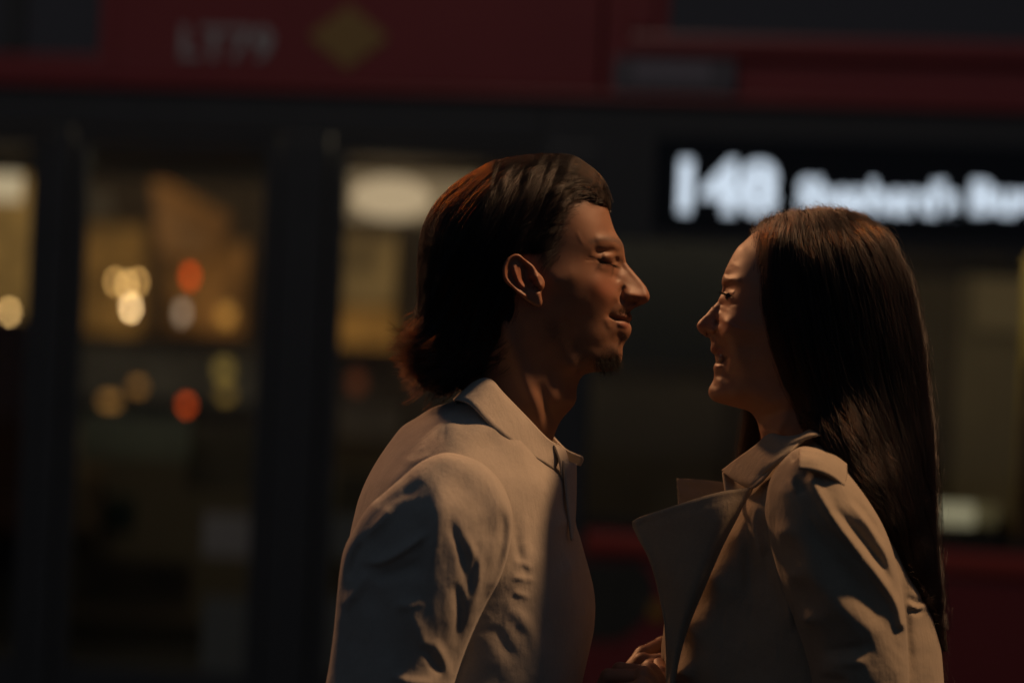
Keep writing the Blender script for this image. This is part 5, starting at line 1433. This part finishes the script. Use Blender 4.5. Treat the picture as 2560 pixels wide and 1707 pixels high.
def far(px, py, y):
    d = ray(px, py); k = y
    return d * k + np.array([0, 0, CAMZ])
FY = 14.0
shop = empty('shop_building', (0, FY, 0))
tag(shop, 'dim shop frontage with warm lit windows seen through the bus doors', 'building')
STONE = mat_plain('dark_stone', (0.10, 0.085, 0.07), 0.8, noise=.3, nscale=2)
def fpart(name, p0, p1, dy, th, mat, parent=shop, y=FY):
    a = far(*p0, y + dy); b = far(*p1, y + dy)
    return box(name, a[0], b[0], y + dy - y if parent is shop else y + dy, (dy if parent is shop else y + dy) + th, b[2], a[2], mat, parent, .01)
box('wall', -14, 14, .4, .8, 0, 11, STONE, shop)
def lit(name, col, s):
    m = mat_emit(name, col, s); nt = m.node_tree; b = nt.nodes['Principled BSDF']
    tc = nt.nodes.new('ShaderNodeTexCoord'); n = nt.nodes.new('ShaderNodeTexNoise'); n.inputs['Scale'].default_value = 3.2; n.inputs['Detail'].default_value = 2
    r_ = nt.nodes.new('ShaderNodeMapRange'); r_.inputs['From Min'].default_value = .3; r_.inputs['From Max'].default_value = .7; r_.inputs['To Min'].default_value = s * .35; r_.inputs['To Max'].default_value = s * 1.5
    nt.links.new(tc.outputs['Object'], n.inputs['Vector']); nt.links.new(n.outputs['Fac'], r_.inputs['Value']); nt.links.new(r_.outputs['Result'], b.inputs['Emission Strength'])
    return m
fpart('window', (150, 560), (350, 835), .30, .05, lit('tan_lit_window', (1.0, .42, .085), .20))
fpart('window', (352, 560), (428, 835), .32, .05, lit('brown_lit_window', (1.0, .40, .10), .075))
fpart('window', (430, 600), (610, 835), .30, .05, lit('orange_lit_window', (1.0, .36, .075), .20))
fpart('window', (-60, 372), (70, 850), .30, .05, lit('amber_lit_window', (1.0, .50, .13), .26))
fpart('window', (846, 585), (985, 765), .30, .05, lit('beige_lit_window', (1.0, .53, .17), .19))
fpart('window', (842, 768), (985, 868), .26, .05, lit('orange_lit_sill', (1.0, .40, .07), .28))
fpart('window', (190, 860), (640, 1010), .33, .05, lit('dim_lit_window', (1.0, .75, .5), .022))
fpart('doorway', (-60, 852), (70, 1330), .30, .05, lit('brown_lit_doorway', (1.0, .55, .22), .07))
fpart('doorway', (160, 1080), (245, 1330), .30, .05, lit('dim_doorway', (1.0, .6, .3), .045))
# sloping awning
pts_ = [far(372, 432, FY + .1), far(580, 545, FY + .1), far(545, 640, FY + .1), far(418, 640, FY + .1)]
bm = bmesh.new()
fv = [bm.verts.new((p[0], .1 + (0 if i < 2 else -.25), p[2])) for i, p in enumerate(pts_)]; bv = [bm.verts.new((q.co.x, q.co.y + .05, q.co.z)) for q in fv]
bm.faces.new(fv); bm.faces.new(bv[::-1])
for i in range(4): bm.faces.new((fv[i], bv[i], bv[(i + 1) % 4], fv[(i + 1) % 4]))
bmesh.ops.recalc_face_normals(bm, faces=bm.faces)
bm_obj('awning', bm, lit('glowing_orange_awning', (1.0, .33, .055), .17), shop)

def bulb(name, px, py, y, r, col, s, label, cat, group=None, sz=1.0, sx=1.0):
    p = far(px, py, y)
    bm = bmesh.new(); bmesh.ops.create_uvsphere(bm, u_segments=16, v_segments=10, radius=1, matrix=Matrix.Translation(p) @ Matrix.Diagonal((r * sx, r, r * sz, 1)))
    o = bm_obj(name, bm, mat_emit(name + '_glow', col, s), None, True)
    bm = bmesh.new(); bmesh.ops.create_cone(bm, cap_ends=True, segments=12, radius1=r * .5 * sx, radius2=r * .35 * sx, depth=r * .7, matrix=Matrix.Translation((p[0], p[1], p[2] + r * sz * 1.15)))
    bm_obj('cap', bm, BLACK, o)
    tag(o, label, cat, group); return o
sl = bpy.data.lights.new('shop_wall_fill', 'AREA'); sl.energy = 26; sl.color = (1.0, .62, .32); sl.shape = 'RECTANGLE'; sl.size = 6; sl.size_y = .3  # unseen area light added to brighten the frontage wall
so_ = bpy.data.objects.new('shop_wall_fill', sl); COL.objects.link(so_); so_.location = (-1.2, 12.9, 3.3); so_.rotation_euler = (math.radians(38), 0, 0)
G = 'round lamps glowing beyond the bus doors'
bulb('hanging_lamp', 288, 704, 13.2, .016, (1.0, .52, .17), 11, 'dim amber round light, leftmost of the cluster in the middle door', 'lamp', G)
bulb('hanging_lamp', 317, 712, 13.3, .016, (1.0, .55, .20), 13, 'amber round light at the centre of the cluster in the middle door', 'lamp', G)
bulb('hanging_lamp', 345, 705, 13.4, .016, (1.0, .52, .17), 12, 'amber round light, rightmost of the cluster in the middle door', 'lamp', G)
bulb('hanging_lamp', 327, 770, 13.0, .020, (1.0, .60, .30), 21, 'brightest pale round light, lowest of the cluster in the middle door', 'lamp', G)
bulb('hanging_lamp', 24, 780, 13.0, .018, (1.0, .56, .22), 13, 'pale oval light near the left edge of the picture', 'lamp', G)
bulb('wall_lamp', 566, 788, 13.2, .045, (1.0, .42, .08), 1.0, 'soft orange light beside the right frame of the middle door', 'lamp', G)
bulb('wall_lamp', 275, 1002, 13.2, .040, (1.0, .42, .10), .9, 'soft orange light low down at the left of the middle door', 'lamp', G, .6, 1.4)
bulb('wall_lamp', 345, 966, 13.2, .032, (1.0, .40, .09), .8, 'fainter orange light touching the low left one in the middle door', 'lamp', G, .8, 1.2)
bulb('wall_lamp', 560, 925, 13.2, .05, (1.0, .60, .14), .42, 'dull yellow globe low beside the right frame of the middle door', 'lamp', G)
bulb('wall_lamp', 565, 985, 13.2, .045, (1.0, .55, .12), .42, 'dull yellow light just under the yellow globe', 'lamp', G, .7)
bulb('wall_lamp', 196, 1342, 12.6, .03, (1.0, .66, .22), .40, 'small yellowish light low beside the left frame of the middle door', 'lamp', G)
bulb('wall_lamp', 188, 1440, 12.6, .03, (1.0, .60, .22), .35, 'lowest yellowish light beside the left frame of the middle door', 'lamp', G, 1.5)
bulb('signal_lamp', 475, 690, 13.0, .026, (1.0, .085, .008), 3.4, 'red round light high in the middle door above the grey one', 'lamp', G, 1.25)
bulb('signal_lamp', 466, 1012, 12.0, .026, (1.0, .10, .010), 2.6, 'red round light low in the middle door', 'lamp', G, .9)
bulb('signal_lamp', 455, 782, 13.0, .026, (1.0, .66, .48), 1.5, 'greyish white light directly under the upper red one', 'lamp', G, 1.35)
bulb('signal_lamp', 892, 955, 12.5, .045, (1.0, .22, .06), .16, 'very dim reddish light in the door nearest the man', 'lamp', G)
